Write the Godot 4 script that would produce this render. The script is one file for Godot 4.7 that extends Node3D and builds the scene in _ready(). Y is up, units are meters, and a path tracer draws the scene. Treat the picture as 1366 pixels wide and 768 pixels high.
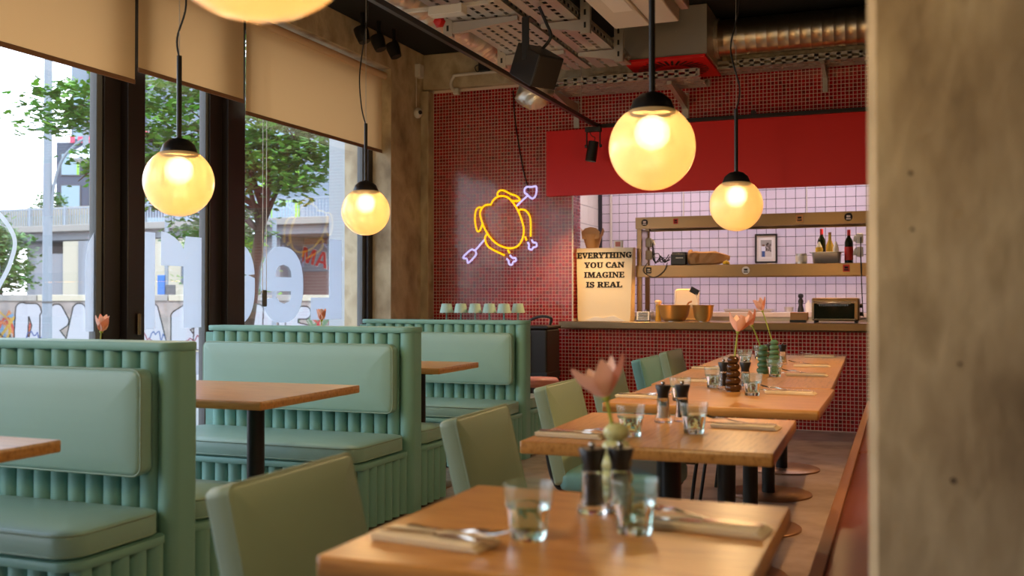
extends Node3D

# ---------------------------------------------------------------- mesh builder
class MB:
	var v := PackedVector3Array()
	var n := PackedVector3Array()
	var uv := PackedVector2Array()
	var ix := PackedInt32Array()

	func vert(p: Vector3, q: Vector3, t := Vector2.ZERO) -> int:
		v.append(p)
		n.append(q)
		uv.append(t)
		return v.size() - 1

	func tri(a: int, b: int, c: int) -> void:
		var g := (v[b] - v[a]).cross(v[c] - v[a])
		if g.length_squared() < 1e-18:
			return
		if g.dot(n[a] + n[b] + n[c]) > 0.0:
			ix.append_array([a, c, b])
		else:
			ix.append_array([a, b, c])

	func quad(a: int, b: int, c: int, d: int) -> void:
		tri(a, b, c)
		tri(a, c, d)

	func face(p: Array, q: Vector3) -> void:
		var f := v.size()
		for i in p.size():
			vert(p[i], q)
		for i in range(1, p.size() - 1):
			tri(f, f + i, f + i + 1)

	func box(c: Vector3, s: Vector3, b := Basis()) -> MB:
		var h := s * 0.5
		for ax in 3:
			for sg in [-1.0, 1.0]:
				var u := (ax + 1) % 3
				var w := (ax + 2) % 3
				var pts := []
				for k in [[-1, -1], [1, -1], [1, 1], [-1, 1]]:
					var p := Vector3.ZERO
					p[ax] = sg * h[ax]
					p[u] = k[0] * h[u]
					p[w] = k[1] * h[w]
					pts.append(c + b * p)
				var q := Vector3.ZERO
				q[ax] = sg
				face(pts, b * q)
		return self

	# box with rounded edges of radius r
	func rbox(c: Vector3, s: Vector3, r: float, b := Basis(), seg := 1) -> MB:
		var h := s * 0.5
		r = minf(r, minf(h.x, minf(h.y, h.z)) * 0.98)
		for ax in 3:
			var u := (ax + 1) % 3
			var w := (ax + 2) % 3
			var cu := cuts(h[u], r, seg)
			var cw := cuts(h[w], r, seg)
			for sg in [-1.0, 1.0]:
				var f := v.size()
				for i in cu.size():
					for j in cw.size():
						var p := Vector3.ZERO
						p[ax] = sg * h[ax]
						p[u] = cu[i]
						p[w] = cw[j]
						var inner := p.clamp(-(h - Vector3(r, r, r)), h - Vector3(r, r, r))
						var q := (p - inner).normalized()
						vert(c + b * (inner + q * r), b * q)
				var m := cw.size()
				for i in cu.size() - 1:
					for j in m - 1:
						quad(f + i * m + j, f + (i + 1) * m + j, f + (i + 1) * m + j + 1, f + i * m + j + 1)
		return self

	static func cuts(h: float, r: float, seg: int) -> Array:
		var a := []
		for i in seg + 1:
			a.append(-h + r * i / seg)
		for i in seg + 1:
			a.append(h - r + r * i / seg)
		return a

	# profile of (radius, height) turned about y
	func lathe(prof: Array, seg := 16, xf := Transform3D(), arc := TAU, start := 0.0) -> MB:
		var cnt := prof.size()
		var sn := []
		for i in cnt - 1:
			var t: Vector2 = prof[i + 1] - prof[i]
			sn.append(Vector2(t.y, -t.x).normalized())
		for i in cnt - 1:
			var na: Vector2 = sn[i]
			var nb: Vector2 = sn[i]
			if i > 0 and sn[i].dot(sn[i - 1]) > 0.6:
				na = (sn[i] + sn[i - 1]).normalized()
			if i < cnt - 2 and sn[i].dot(sn[i + 1]) > 0.6:
				nb = (sn[i] + sn[i + 1]).normalized()
			var f := v.size()
			for k in seg + 1:
				var a := start + arc * k / seg
				var d := Vector3(cos(a), 0, sin(a))
				vert(xf * (d * prof[i].x + Vector3.UP * prof[i].y), xf.basis * (d * na.x + Vector3.UP * na.y))
				vert(xf * (d * prof[i + 1].x + Vector3.UP * prof[i + 1].y), xf.basis * (d * nb.x + Vector3.UP * nb.y))
			for k in seg:
				quad(f + 2 * k, f + 2 * k + 2, f + 2 * k + 3, f + 2 * k + 1)
		return self

	func cyl(a: Vector3, b: Vector3, r: float, seg := 12, r2 := -1.0) -> MB:
		var l := a.distance_to(b)
		var xf := Transform3D(along(b - a), a)
		if r2 < 0.0:
			r2 = r
		return lathe([Vector2(0, 0), Vector2(r, 0), Vector2(r2, l), Vector2(0, l)], seg, xf)

	static func along(d: Vector3) -> Basis:
		var y := d.normalized()
		var x := y.cross(Vector3(0.123, 0.3, 0.94)).normalized()
		if absf(y.dot(Vector3(0.123, 0.3, 0.94).normalized())) > 0.95:
			x = y.cross(Vector3.RIGHT).normalized()
		return Basis(x, y, x.cross(y))

	func ball(c: Vector3, r: float, seg := 12, sq := 1.0) -> MB:
		var p := []
		var m := int(seg / 2)
		for i in m + 1:
			var a := -PI / 2 + PI * i / m
			p.append(Vector2(cos(a) * r, sin(a) * r * sq))
		return lathe(p, seg, Transform3D(Basis(), c))

	# tube along points; r is a number or an array
	func tube(pts: Array, r, seg := 8, closed := false) -> MB:
		var cnt := pts.size()
		var f := v.size()
		var up := Vector3.UP
		var total := cnt + (1 if closed else 0)
		var t0: Vector3 = pts[1] - pts[0]
		if absf(t0.normalized().dot(up)) > 0.9:
			up = Vector3.RIGHT
		for i in total:
			var k := i % cnt
			var a: Vector3 = pts[(k - 1 + cnt) % cnt] if (closed or k > 0) else pts[0]
			var b: Vector3 = pts[(k + 1) % cnt] if (closed or k < cnt - 1) else pts[cnt - 1]
			var t := (b - a).normalized()
			up = (up - t * up.dot(t)).normalized()
			var s := t.cross(up)
			var rr: float = r[k] if r is Array else r
			for j in seg:
				var an := TAU * j / seg
				var d := up * cos(an) + s * sin(an)
				vert(pts[k] + d * rr, d)
		for i in total - 1:
			for j in seg:
				var j2 := (j + 1) % seg
				quad(f + i * seg + j, f + i * seg + j2, f + (i + 1) * seg + j2, f + (i + 1) * seg + j)
		if not closed:
			for e in 2:
				var k := 0 if e == 0 else cnt - 1
				var t: Vector3 = (pts[0] - pts[1]) if e == 0 else (pts[cnt - 1] - pts[cnt - 2])
				var base := f if e == 0 else f + (total - 1) * seg
				var ring := []
				for j in seg:
					ring.append(v[base + j])
				face(ring, t.normalized())
		return self

	static func rrect(w: float, d: float, r: float, seg := 4) -> Array:
		var out := []
		r = clampf(r, 0.0005, minf(w, d) * 0.4999)
		var cs := [Vector2(w / 2 - r, d / 2 - r), Vector2(-w / 2 + r, d / 2 - r), Vector2(-w / 2 + r, -d / 2 + r), Vector2(w / 2 - r, -d / 2 + r)]
		for q in 4:
			for i in seg + 1:
				var a := PI / 2 * q + PI / 2 * i / seg
				out.append(cs[q] + Vector2(cos(a), sin(a)) * r)
		return out

	# rounded rectangle in the xz plane, lofted over a profile of (inset, height) from below upwards
	func rslab(w: float, d: float, rc, prof: Array, xf := Transform3D(), seg := 4) -> MB:
		var cnt := prof.size()
		var sn := []
		for i in cnt - 1:
			var t: Vector2 = prof[i + 1] - prof[i]
			sn.append(Vector2(t.y, t.x).normalized())
		for i in cnt - 1:
			var na: Vector2 = sn[i]
			var nb: Vector2 = sn[i]
			if i > 0 and sn[i].dot(sn[i - 1]) > 0.5:
				na = (sn[i] + sn[i - 1]).normalized()
			if i < cnt - 2 and sn[i].dot(sn[i + 1]) > 0.5:
				nb = (sn[i] + sn[i + 1]).normalized()
			var f := v.size()
			var oa := rrect(w - 2 * prof[i].x, d - 2 * prof[i].x, maxf(rc - prof[i].x, 0.001), seg)
			var ob := rrect(w - 2 * prof[i + 1].x, d - 2 * prof[i + 1].x, maxf(rc - prof[i + 1].x, 0.001), seg)
			var m := oa.size()
			for k in m:
				var a := PI / 2 * int(k / (seg + 1)) + PI / 2 * (k % (seg + 1)) / seg
				var o := Vector3(cos(a), 0, sin(a))
				vert(xf * Vector3(oa[k].x, prof[i].y, oa[k].y), xf.basis * (o * na.x + Vector3.UP * na.y))
				vert(xf * Vector3(ob[k].x, prof[i + 1].y, ob[k].y), xf.basis * (o * nb.x + Vector3.UP * nb.y))
			for k in m:
				var k2 := (k + 1) % m
				quad(f + 2 * k, f + 2 * k2, f + 2 * k2 + 1, f + 2 * k + 1)
		for e in 2:
			var pr: Vector2 = prof[0] if e == 0 else prof[cnt - 1]
			var ring := []
			for q in rrect(w - 2 * pr.x, d - 2 * pr.x, maxf(rc - pr.x, 0.001), seg):
				ring.append(xf * Vector3(q.x, pr.y, q.y))
			face(ring, xf.basis * (Vector3.DOWN if e == 0 else Vector3.UP))
		return self

	# polygon in the xy plane, extruded from z0 to z1
	func prism(poly: Array, z0: float, z1: float, xf := Transform3D()) -> MB:
		var pp := PackedVector2Array(poly)
		var tr := Geometry2D.triangulate_polygon(pp)
		for e in 2:
			var z := z0 if e == 0 else z1
			var q := xf.basis * Vector3(0, 0, -1 if z == minf(z0, z1) else 1)
			var f := v.size()
			for p in pp:
				vert(xf * Vector3(p.x, p.y, z), q, p)
			for i in range(0, tr.size(), 3):
				tri(f + tr[i], f + tr[i + 1], f + tr[i + 2])
		var area := 0.0
		for i in pp.size():
			area += pp[i].cross(pp[(i + 1) % pp.size()])
		for i in pp.size():
			var a := pp[i]
			var b := pp[(i + 1) % pp.size()]
			var o := Vector2((b - a).y, -(b - a).x).normalized() * signf(area)
			face([xf * Vector3(a.x, a.y, z0), xf * Vector3(b.x, b.y, z0), xf * Vector3(b.x, b.y, z1), xf * Vector3(a.x, a.y, z1)], xf.basis * Vector3(o.x, o.y, 0))
		return self

	func mesh() -> ArrayMesh:
		var a := []
		a.resize(Mesh.ARRAY_MAX)
		a[Mesh.ARRAY_VERTEX] = v
		a[Mesh.ARRAY_NORMAL] = n
		a[Mesh.ARRAY_TEX_UV] = uv
		a[Mesh.ARRAY_INDEX] = ix
		var m := ArrayMesh.new()
		m.add_surface_from_arrays(Mesh.PRIMITIVE_TRIANGLES, a)
		return m

# ---------------------------------------------------------------- helpers
var mats := {}
var taken := {}
var rng := RandomNumberGenerator.new()

func V(x: float, y: float, z: float) -> Vector3:
	return Vector3(x, y, z)

func C8(r: int, g: int, b: int) -> Color:
	return Color(r / 255.0, g / 255.0, b / 255.0)

func numbered(called: String) -> String:
	var k: int = taken.get(called, 0)
	taken[called] = k + 1
	return called if k == 0 else "%s_%03d" % [called, k]

func tag(o: Node3D, label: String, category: String, group := "") -> Node3D:
	o.set_meta("label", label)
	o.set_meta("category", category)
	if group:
		o.set_meta("group", group)
	return o

func thing(called: String, label: String, category: String, at := Vector3.ZERO, turn := 0.0, group := "") -> Node3D:
	var o := Node3D.new()
	o.name = numbered(called)
	add_child(o)
	o.position = at
	o.rotation.y = turn
	tag(o, label, category, group)
	return o

func part(parent: Node3D, called: String, m, mat: Material, at := Vector3.ZERO, turn := 0.0) -> MeshInstance3D:
	var o := MeshInstance3D.new()
	o.name = called if parent != self else numbered(called)
	o.mesh = m.mesh() if m is MB else m
	o.material_override = mat
	o.position = at
	o.rotation.y = turn
	parent.add_child(o, true)
	return o

func single(called: String, label: String, category: String, m, mat: Material, at := Vector3.ZERO, turn := 0.0, group := "") -> MeshInstance3D:
	var o := part(self, called, m, mat, at, turn)
	tag(o, label, category, group)
	return o

func struct(called: String, m, mat: Material) -> MeshInstance3D:
	var o := part(self, called, m, mat)
	o.set_meta("kind", "structure")
	return o

func struct_root(called: String) -> Node3D:
	var o := Node3D.new()
	o.name = numbered(called)
	add_child(o)
	o.set_meta("kind", "structure")
	return o

func copy(o: Node3D, called: String, label: String, at: Vector3, turn := 0.0) -> Node3D:
	var c: Node3D = o.duplicate()
	c.name = numbered(called)
	add_child(c)
	c.position = at
	c.rotation.y = turn
	c.set_meta("label", label)
	return c

func noise_tex(freq: float, ramp: Array, sd := 1, kind := FastNoiseLite.TYPE_SIMPLEX_SMOOTH, oct := 4, size := 512, normal := false) -> NoiseTexture2D:
	var fn := FastNoiseLite.new()
	fn.seed = sd
	fn.noise_type = kind
	fn.frequency = freq
	fn.fractal_octaves = oct
	var t := NoiseTexture2D.new()
	t.width = size
	t.height = size
	t.seamless = true
	t.noise = fn
	if normal:
		t.as_normal_map = true
		t.bump_strength = 4.0
	elif ramp.size():
		var g := Gradient.new()
		var off := PackedFloat32Array()
		var cols := PackedColorArray()
		for i in ramp.size():
			off.append(float(i) / (ramp.size() - 1))
			cols.append(ramp[i])
		g.offsets = off
		g.colors = cols
		t.color_ramp = g
	return t

func mat(key: String, col: Color, rough := 0.6, metal := 0.0, tex: Texture2D = null, scale := Vector3.ONE, world := false) -> StandardMaterial3D:
	var m := StandardMaterial3D.new()
	m.resource_name = key
	m.albedo_color = col
	m.roughness = rough
	m.metallic = metal
	if tex:
		m.albedo_texture = tex
		m.uv1_triplanar = true
		m.uv1_world_triplanar = world
		m.uv1_scale = scale
	mats[key] = m
	return m

func bump(m: StandardMaterial3D, t: Texture2D, depth_cm: float) -> void:
	m.heightmap_enabled = true
	m.heightmap_texture = t
	m.heightmap_scale = depth_cm

func glow(key: String, col: Color, energy: float) -> StandardMaterial3D:
	var m := mat(key, col, 0.5)
	m.emission_enabled = true
	m.emission = col
	m.emission_energy_multiplier = energy
	return m

func omni(parent: Node3D, at: Vector3, col: Color, e: float, size: float) -> OmniLight3D:
	var l := OmniLight3D.new()
	l.name = "light"
	l.light_color = col
	l.light_energy = e
	l.light_size = size
	l.omni_range = 30.0
	l.omni_attenuation = 2.0
	l.shadow_enabled = true
	l.position = at
	parent.add_child(l, true)
	return l

func area(parent: Node3D, at: Vector3, toward: Vector3, size: Vector2, col: Color, e: float) -> AreaLight3D:
	var l := AreaLight3D.new()
	l.name = "light"
	l.area_size = size
	l.light_color = col
	l.light_energy = e
	l.area_range = 30.0
	l.area_attenuation = 2.0
	l.shadow_enabled = true
	parent.add_child(l, true)
	l.position = at
	l.basis = Basis.looking_at(toward, Vector3.UP if absf(toward.normalized().y) < 0.9 else Vector3.FORWARD)
	return l

func spot(parent: Node3D, at: Vector3, toward: Vector3, col: Color, e: float, ang: float, size := 0.03) -> SpotLight3D:
	var l := SpotLight3D.new()
	l.name = "light"
	l.light_color = col
	l.light_energy = e
	l.light_size = size
	l.spot_angle = ang
	l.spot_angle_attenuation = 0.6
	l.spot_range = 30.0
	l.spot_attenuation = 2.0
	l.shadow_enabled = true
	parent.add_child(l, true)
	l.position = at
	l.basis = Basis.looking_at(toward, Vector3.UP if absf(toward.normalized().y) < 0.9 else Vector3.FORWARD)
	return l

func text_mesh(s: String, height: float, depth: float, serif := false, bold := 0.0) -> TextMesh:
	var t := TextMesh.new()
	var f := SystemFont.new()
	f.font_names = PackedStringArray(["Droid Serif" if serif else "Droid Sans"])
	f.font_weight = 700
	t.font = f
	t.text = s
	t.font_size = 64
	t.pixel_size = height / 64.0
	t.depth = depth
	t.curve_step = 2.0
	return t

# lettering thickened by joining copies shifted by s
func fat_text(txt: String, height: float, depth: float, s: float) -> ArrayMesh:
	var t := text_mesh(txt, height, depth, true)
	var b := MB.new()
	var a := t.surface_get_arrays(0)
	var vs: PackedVector3Array = a[Mesh.ARRAY_VERTEX]
	var ns: PackedVector3Array = a[Mesh.ARRAY_NORMAL]
	var ids: PackedInt32Array = a[Mesh.ARRAY_INDEX] if a[Mesh.ARRAY_INDEX] != null else PackedInt32Array(range(vs.size()))
	for k in 8:
		var f := b.v.size()
		var d := V(cos(TAU * k / 8), sin(TAU * k / 8), 0) * s + V(0, 0, 0.00004 * k)
		for i in vs.size():
			b.vert(vs[i] + d, ns[i])
		for i in range(0, ids.size(), 3):
			b.tri(f + ids[i], f + ids[i + 1], f + ids[i + 2])
	return b.mesh()

func multi(parent: Node3D, called: String, m: Mesh, material: Material, xfs: Array, cols := []) -> MultiMeshInstance3D:
	var mm := MultiMesh.new()
	mm.transform_format = MultiMesh.TRANSFORM_3D
	mm.use_colors = cols.size() > 0
	mm.mesh = m
	mm.instance_count = xfs.size()
	for i in xfs.size():
		mm.set_instance_transform(i, xfs[i])
		if cols.size():
			mm.set_instance_color(i, cols[i])
	var o := MultiMeshInstance3D.new()
	o.name = called if parent != self else numbered(called)
	o.multimesh = mm
	o.material_override = material
	o.set_meta("kind", "stuff")
	parent.add_child(o, true)
	return o

func curve(pts: Array, sub := 6) -> Array:
	var out := []
	for i in pts.size() - 1:
		var p0: Vector3 = pts[maxi(i - 1, 0)]
		var p1: Vector3 = pts[i]
		var p2: Vector3 = pts[i + 1]
		var p3: Vector3 = pts[mini(i + 2, pts.size() - 1)]
		for k in sub:
			out.append(p1.cubic_interpolate(p2, p0, p3, float(k) / sub))
	out.append(pts[pts.size() - 1])
	return out

const ZB := -9.26       # face of the mosaic wall
const XW := -4.5        # face of the window wall
const XG := -4.76       # window glass
const TOP := 3.62       # ceiling
const WARM := Color(1.0, 0.67, 0.33)

func _ready() -> void:
	rng.seed = 7
	# camera
	var cam := Camera3D.new()
	cam.name = "camera"
	var at := CameraAttributesPhysical.new()
	at.frustum_focal_length = 42.19
	at.frustum_focus_distance = 6.2
	at.exposure_aperture = 3.6
	at.frustum_near = 0.05
	at.frustum_far = 400.0
	cam.attributes = at
	cam.fov = 31.756
	cam.near = 0.05
	cam.far = 400.0
	add_child(cam)
	cam.position = V(0, 1.15, 0)
	cam.rotation = V(deg_to_rad(0.658), deg_to_rad(21.066), 0)
	cam.current = true
	# sky and sun
	var sm := ProceduralSkyMaterial.new()
	sm.sky_top_color = C8(196, 220, 252)
	sm.sky_horizon_color = C8(244, 248, 255)
	sm.sky_curve = 0.25
	sm.ground_bottom_color = C8(120, 120, 118)
	sm.ground_horizon_color = C8(190, 192, 194)
	sm.sky_energy_multiplier = 1.0
	sm.ground_energy_multiplier = 0.5
	var env := Environment.new()
	env.background_mode = Environment.BG_SKY
	env.sky = Sky.new()
	env.sky.sky_material = sm
	env.background_energy_multiplier = SKY_E
	env.tonemap_mode = Environment.TONE_MAPPER_LINEAR
	env.tonemap_exposure = 1.12
	env.sdfgi_enabled = true
	env.ssao_enabled = true
	env.ssil_enabled = true
	var we := WorldEnvironment.new()
	we.name = "environment"
	we.environment = env
	add_child(we)
	var sun := DirectionalLight3D.new()
	sun.name = "sun"
	sun.light_color = C8(255, 244, 226)
	sun.light_energy = SUN_E
	sun.light_angular_distance = 1.0
	sun.shadow_enabled = true
	sun.sky_mode = DirectionalLight3D.SKY_MODE_LIGHT_ONLY
	add_child(sun)
	sun.basis = Basis.looking_at(V(-0.75, -0.85, -0.5), Vector3.UP)

	materials()
	room()
	mosaic_wall()
	windows()
	kitchen()
	exterior()
	booths()
	dining()
	bench_and_chairs()
	back_corner()
	ceiling_gear()
	pendants()
	neon_sign()

const SKY_E := 3.8
const SUN_E := 0.6

func materials() -> void:
	var wn := noise_tex(0.02, [C8(150, 98, 44), C8(186, 130, 64), C8(202, 146, 78), C8(172, 116, 54)], 3, FastNoiseLite.TYPE_SIMPLEX_SMOOTH, 5)
	var m := mat("oak", Color.WHITE, 0.32, 0.0, wn, V(0.35, 3.0, 4.5))
	m.clearcoat_enabled = true
	m.clearcoat = 0.25
	m.clearcoat_roughness = 0.25
	m = mat("oak_turned", Color.WHITE, 0.32, 0.0, wn, V(4.5, 3.0, 0.35))
	m.clearcoat_enabled = true
	m.clearcoat = 0.25
	m.clearcoat_roughness = 0.25
	mat("dark_wood", C8(70, 36, 22), 0.45)
	mat("bench_wood", C8(150, 104, 68), 0.4)
	mat("bronze_plate", C8(150, 112, 84), 0.35, 0.6)
	var cn := noise_tex(0.008, [C8(134, 115, 88), C8(176, 156, 124), C8(202, 184, 150), C8(158, 138, 106)], 11, FastNoiseLite.TYPE_SIMPLEX_SMOOTH, 6)
	var cb := noise_tex(0.05, [Color.BLACK, Color.WHITE], 12, FastNoiseLite.TYPE_SIMPLEX_SMOOTH, 5)
	m = mat("concrete", Color.WHITE, 0.82, 0.0, cn, V(0.55, 0.4, 0.55), true)
	bump(m, cb, 0.25)
	m = mat("concrete_column", Color.WHITE, 0.7, 0.0, cn, V(1.1, 0.55, 1.1), true)
	m.uv1_offset = V(0.3, 0.15, 0.2)
	bump(m, cb, 0.12)
	mat("plaster_out", C8(186, 192, 194), 0.9)
	var fl := noise_tex(0.012, [C8(156, 136, 118), C8(184, 162, 142), C8(198, 176, 156)], 5, FastNoiseLite.TYPE_SIMPLEX_SMOOTH, 6)
	mat("floor_screed", Color.WHITE, 0.26, 0.0, fl, V(0.5, 0.5, 0.5), true)
	var cl := noise_tex(0.2, [C8(10, 9, 9), C8(22, 20, 19)], 6)
	mat("ceiling_black", Color.WHITE, 0.95, 0.0, cl, V(2, 2, 2), true)
	mat("wall_plain", C8(84, 66, 50), 0.8)
	m = mat("mosaic_red", Color.WHITE, 0.12)
	m.vertex_color_use_as_albedo = true
	mat("grout", C8(222, 198, 180), 0.85)
	mat("grout_grey", C8(66, 64, 70), 0.9)
	mat("tile_white", C8(224, 214, 228), 0.15)
	mat("tile_white_b", C8(217, 208, 224), 0.18)
	mat("tile_cream", C8(226, 220, 208), 0.2)
	mat("panel_red", C8(222, 8, 5), 0.5)
	m = mat("steel", C8(204, 198, 188), 0.3, 0.7)
	m = mat("steel_brushed", C8(140, 116, 88), 0.28, 1.0)
	mat("galvanised", C8(190, 182, 170), 0.36, 0.55)
	mat("chrome", C8(225, 222, 216), 0.12, 1.0)
	mat("black_metal", C8(20, 19, 19), 0.45)
	mat("black_satin", C8(26, 24, 24), 0.35)
	mat("frame_dark", C8(30, 22, 20), 0.4)
	mat("frame_grey", C8(84, 86, 86), 0.45)
	mat("white_plastic", C8(214, 206, 192), 0.5)
	mat("teal_paint", C8(122, 172, 162), 0.5)
	var lt := noise_tex(0.12, [Color(0.45, 0.45, 0.45), Color(0.6, 0.6, 0.6)], 21)
	m = mat("teal_leather", C8(140, 176, 164), 0.36)
	m.uv1_triplanar = true
	m.uv1_scale = V(9, 9, 9)
	bump(m, lt, 0.06)
	m = mat("chair_vinyl", C8(134, 154, 132), 0.42)
	m.uv1_triplanar = true
	m.uv1_scale = V(9, 9, 9)
	bump(m, lt, 0.05)
	m = mat("chair_vinyl_blue", C8(104, 156, 158), 0.42)
	mat("piping", C8(138, 166, 148), 0.4)
	m = mat("bench_leather", C8(112, 58, 42), 0.38)
	m.uv1_triplanar = true
	m.uv1_scale = V(7, 7, 7)
	bump(m, lt, 0.06)
	var bf := noise_tex(0.3, [C8(224, 194, 154), C8(234, 206, 168)], 31, FastNoiseLite.TYPE_SIMPLEX_SMOOTH, 3)
	m = mat("blind_fabric", Color.WHITE, 0.9, 0.0, bf, V(3, 3, 3))
	m.backlight_enabled = true
	m.backlight = C8(206, 180, 146)
	mat("blind_bar", C8(120, 84, 58), 0.6)
	# glass
	m = mat("pane", Color(1, 1, 1, 0.03), 0.0)
	m.transparency = BaseMaterial3D.TRANSPARENCY_ALPHA
	m = mat("window_film", Color(0.9, 0.94, 0.98, 0.82), 0.8)
	m.transparency = BaseMaterial3D.TRANSPARENCY_ALPHA
	m.backlight_enabled = true
	m.backlight = Color(0.93, 0.96, 1.0)
	m = mat("tumbler_glass", Color(0.95, 0.99, 0.97, 0.0), 0.02)
	m.transparency = BaseMaterial3D.TRANSPARENCY_ALPHA
	m.refraction_enabled = true
	m.refraction_scale = 0.05
	m = mat("clear_glass", Color(0.96, 0.97, 0.96, 0.0), 0.02)
	m.transparency = BaseMaterial3D.TRANSPARENCY_ALPHA
	m.refraction_enabled = true
	m.refraction_scale = 0.05
	m = mat("thin_glass", Color(0.72, 0.95, 0.86, 0.05), 0.02)
	m.transparency = BaseMaterial3D.TRANSPARENCY_ALPHA
	m = mat("mill_glass", Color(1, 1, 1, 0.03), 0.02)
	m.transparency = BaseMaterial3D.TRANSPARENCY_ALPHA
	m = mat("glass_base", Color(0.9, 0.985, 0.95, 0.0), 0.02)
	m.transparency = BaseMaterial3D.TRANSPARENCY_ALPHA
	m.refraction_enabled = true
	m.refraction_scale = 0.05
	mat("lamp_shade", C8(172, 198, 178), 0.6)
	m = mat("salt", C8(235, 230, 220), 0.9)
	mat("pepper", C8(58, 40, 28), 0.9)
	mat("napkin", C8(236, 220, 190), 0.9)
	mat("paper_white", C8(236, 230, 220), 0.8)
	mat("kraft", C8(196, 144, 92), 0.85)
	mat("ink", C8(24, 22, 20), 0.8)
	mat("vase_brown", C8(66, 40, 16), 0.12)
	mat("vase_green", C8(82, 122, 92), 0.12)
	mat("vase_pale", C8(190, 196, 146), 0.12)
	mat("stem", C8(150, 168, 62), 0.5)
	m = mat("petal", C8(240, 204, 190), 0.55)
	m.backlight_enabled = true
	m.backlight = C8(190, 140, 124)
	m = mat("petal_deep", C8(226, 160, 140), 0.55)
	m.backlight_enabled = true
	m.backlight = C8(172, 112, 92)
	mat("copper", C8(244, 198, 118), 0.3, 0.55)
	mat("pink_seat", C8(206, 126, 110), 0.5)
	mat("red_plastic", C8(200, 20, 14), 0.4)
	mat("yellow_plastic", C8(226, 180, 20), 0.4)
	mat("bottle_dark", C8(24, 30, 16), 0.08)
	mat("label_red", C8(190, 30, 22), 0.5)
	mat("oil", C8(226, 184, 74), 0.15)
	# street
	var lf := mat("leaf", Color.WHITE, 0.55)
	lf.vertex_color_use_as_albedo = true
	lf.backlight_enabled = true
	lf.backlight = C8(150, 190, 70)
	mat("bark", C8(74, 60, 50), 0.9)
	mat("asphalt", C8(104, 104, 106), 0.9)
	mat("pavement", C8(150, 146, 138), 0.9)
	mat("wall_cream", C8(184, 176, 154), 0.85)
	mat("viaduct", C8(132, 134, 138), 0.85)
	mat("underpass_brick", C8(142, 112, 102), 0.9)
	mat("rail", C8(150, 160, 168), 0.6)
	mat("building_dark", C8(78, 86, 100), 0.7)
	mat("building_grey", C8(124, 138, 150), 0.7)
	m = mat("far_window", C8(140, 166, 178), 0.12)
	mat("green_frame", C8(150, 214, 60), 0.5)
	mat("lamp_grey", C8(130, 140, 148), 0.5)
	mat("sign_pink", C8(232, 84, 110), 0.6)

func room() -> void:
	# floor, ceiling, plain walls of the room (front faces: XW, ZB)
	struct("floor", MB.new().box(V(-1.55, -0.1, -3.1), V(6.5, 0.2, 12.4)), mats.floor_screed)
	struct("ceiling", MB.new().box(V(-1.55, TOP + 0.1, -4.1), V(6.7, 0.2, 14.8)), mats.ceiling_black)
	struct("wall_right", MB.new().box(V(1.5, 1.85, -3.9), V(0.2, 3.7, 14.6)), mats.wall_plain)
	struct("wall_rear", MB.new().box(V(-1.55, 1.85, 3.1), V(6.5, 3.7, 0.2)), mats.wall_plain)
	# window wall: pier by the corner, lintel, low kerb
	var wl := struct("wall_left", MB.new().box(V(XW - 0.25, TOP / 2, -8.96), V(0.5, TOP, 0.92)), mats.concrete)
	part(wl, "lintel", MB.new().rbox(V(XW - 0.25, 3.475, -2.75), V(0.5, 0.29, 11.5), 0.008), mats.concrete)
	part(wl, "kerb", MB.new().box(V(XW - 0.25, 0.04, -2.75), V(0.5, 0.08, 11.5)), mats.concrete)
	part(wl, "rear_pier", MB.new().box(V(XW - 0.25, TOP / 2, 3.1), V(0.5, TOP, 0.2)), mats.concrete)
	# corner column strip and beam over the mosaic
	struct("trim_1", MB.new().rbox(V(-4.46, 1.62, -9.2), V(0.09, 3.24, 0.14), 0.012), mats.concrete)
	struct("beam", MB.new().rbox(V(-1.55, 3.44, -9.32), V(6.0, 0.36, 0.26), 0.012), mats.concrete)
	# near column with a chamfered edge
	var col := MB.new()
	var w := 0.70
	var pl := [Vector2(-0.046, 1.56), Vector2(-0.033, 1.547), Vector2(-0.046 + w, 1.547), Vector2(-0.046 + w, 2.02), Vector2(-0.046, 2.02)]
	col.prism(pl, 0.0, TOP, Transform3D(Basis(Vector3.RIGHT, Vector3.FORWARD, Vector3.UP), Vector3.ZERO))
	var cl := struct("column", col, mats.concrete_column)
	# blow holes and chips left by the formwork
	for h in [[0.0125, 1.33, 0.0025], [0.066, 0.897, 0.0032], [0.014, 1.25, 0.002], [0.075, 1.06, 0.002]]:
		part(cl, "blow_hole", MB.new().lathe([Vector2(0, 0.0), Vector2(h[2], 0.0004), Vector2(h[2] * 1.2, 0.0006)], 9, Transform3D(Basis(Vector3.RIGHT, PI / 2), V(h[0], h[1], -1.5463))), mats.bark)

func chip(s: float, t: float, b: float) -> ArrayMesh:
	# a tile whose face looks along +z: bevelled front, no back
	var m := MB.new()
	var h := s / 2
	var i := h - b
	m.face([V(-i, -i, t), V(i, -i, t), V(i, i, t), V(-i, i, t)], Vector3.BACK)
	for k in 4:
		var bs := Basis(Vector3.BACK, PI / 2 * k)
		m.face([bs * V(i, -i, t), bs * V(h, -h, t - b), bs * V(h, h, t - b), bs * V(i, i, t)], bs * V(0.7, 0, 0.7))
		m.face([bs * V(h, -h, t - b), bs * V(h, -h, 0), bs * V(h, h, 0), bs * V(h, h, t - b)], bs * V(1, 0, 0))
	return m.mesh()

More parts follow.
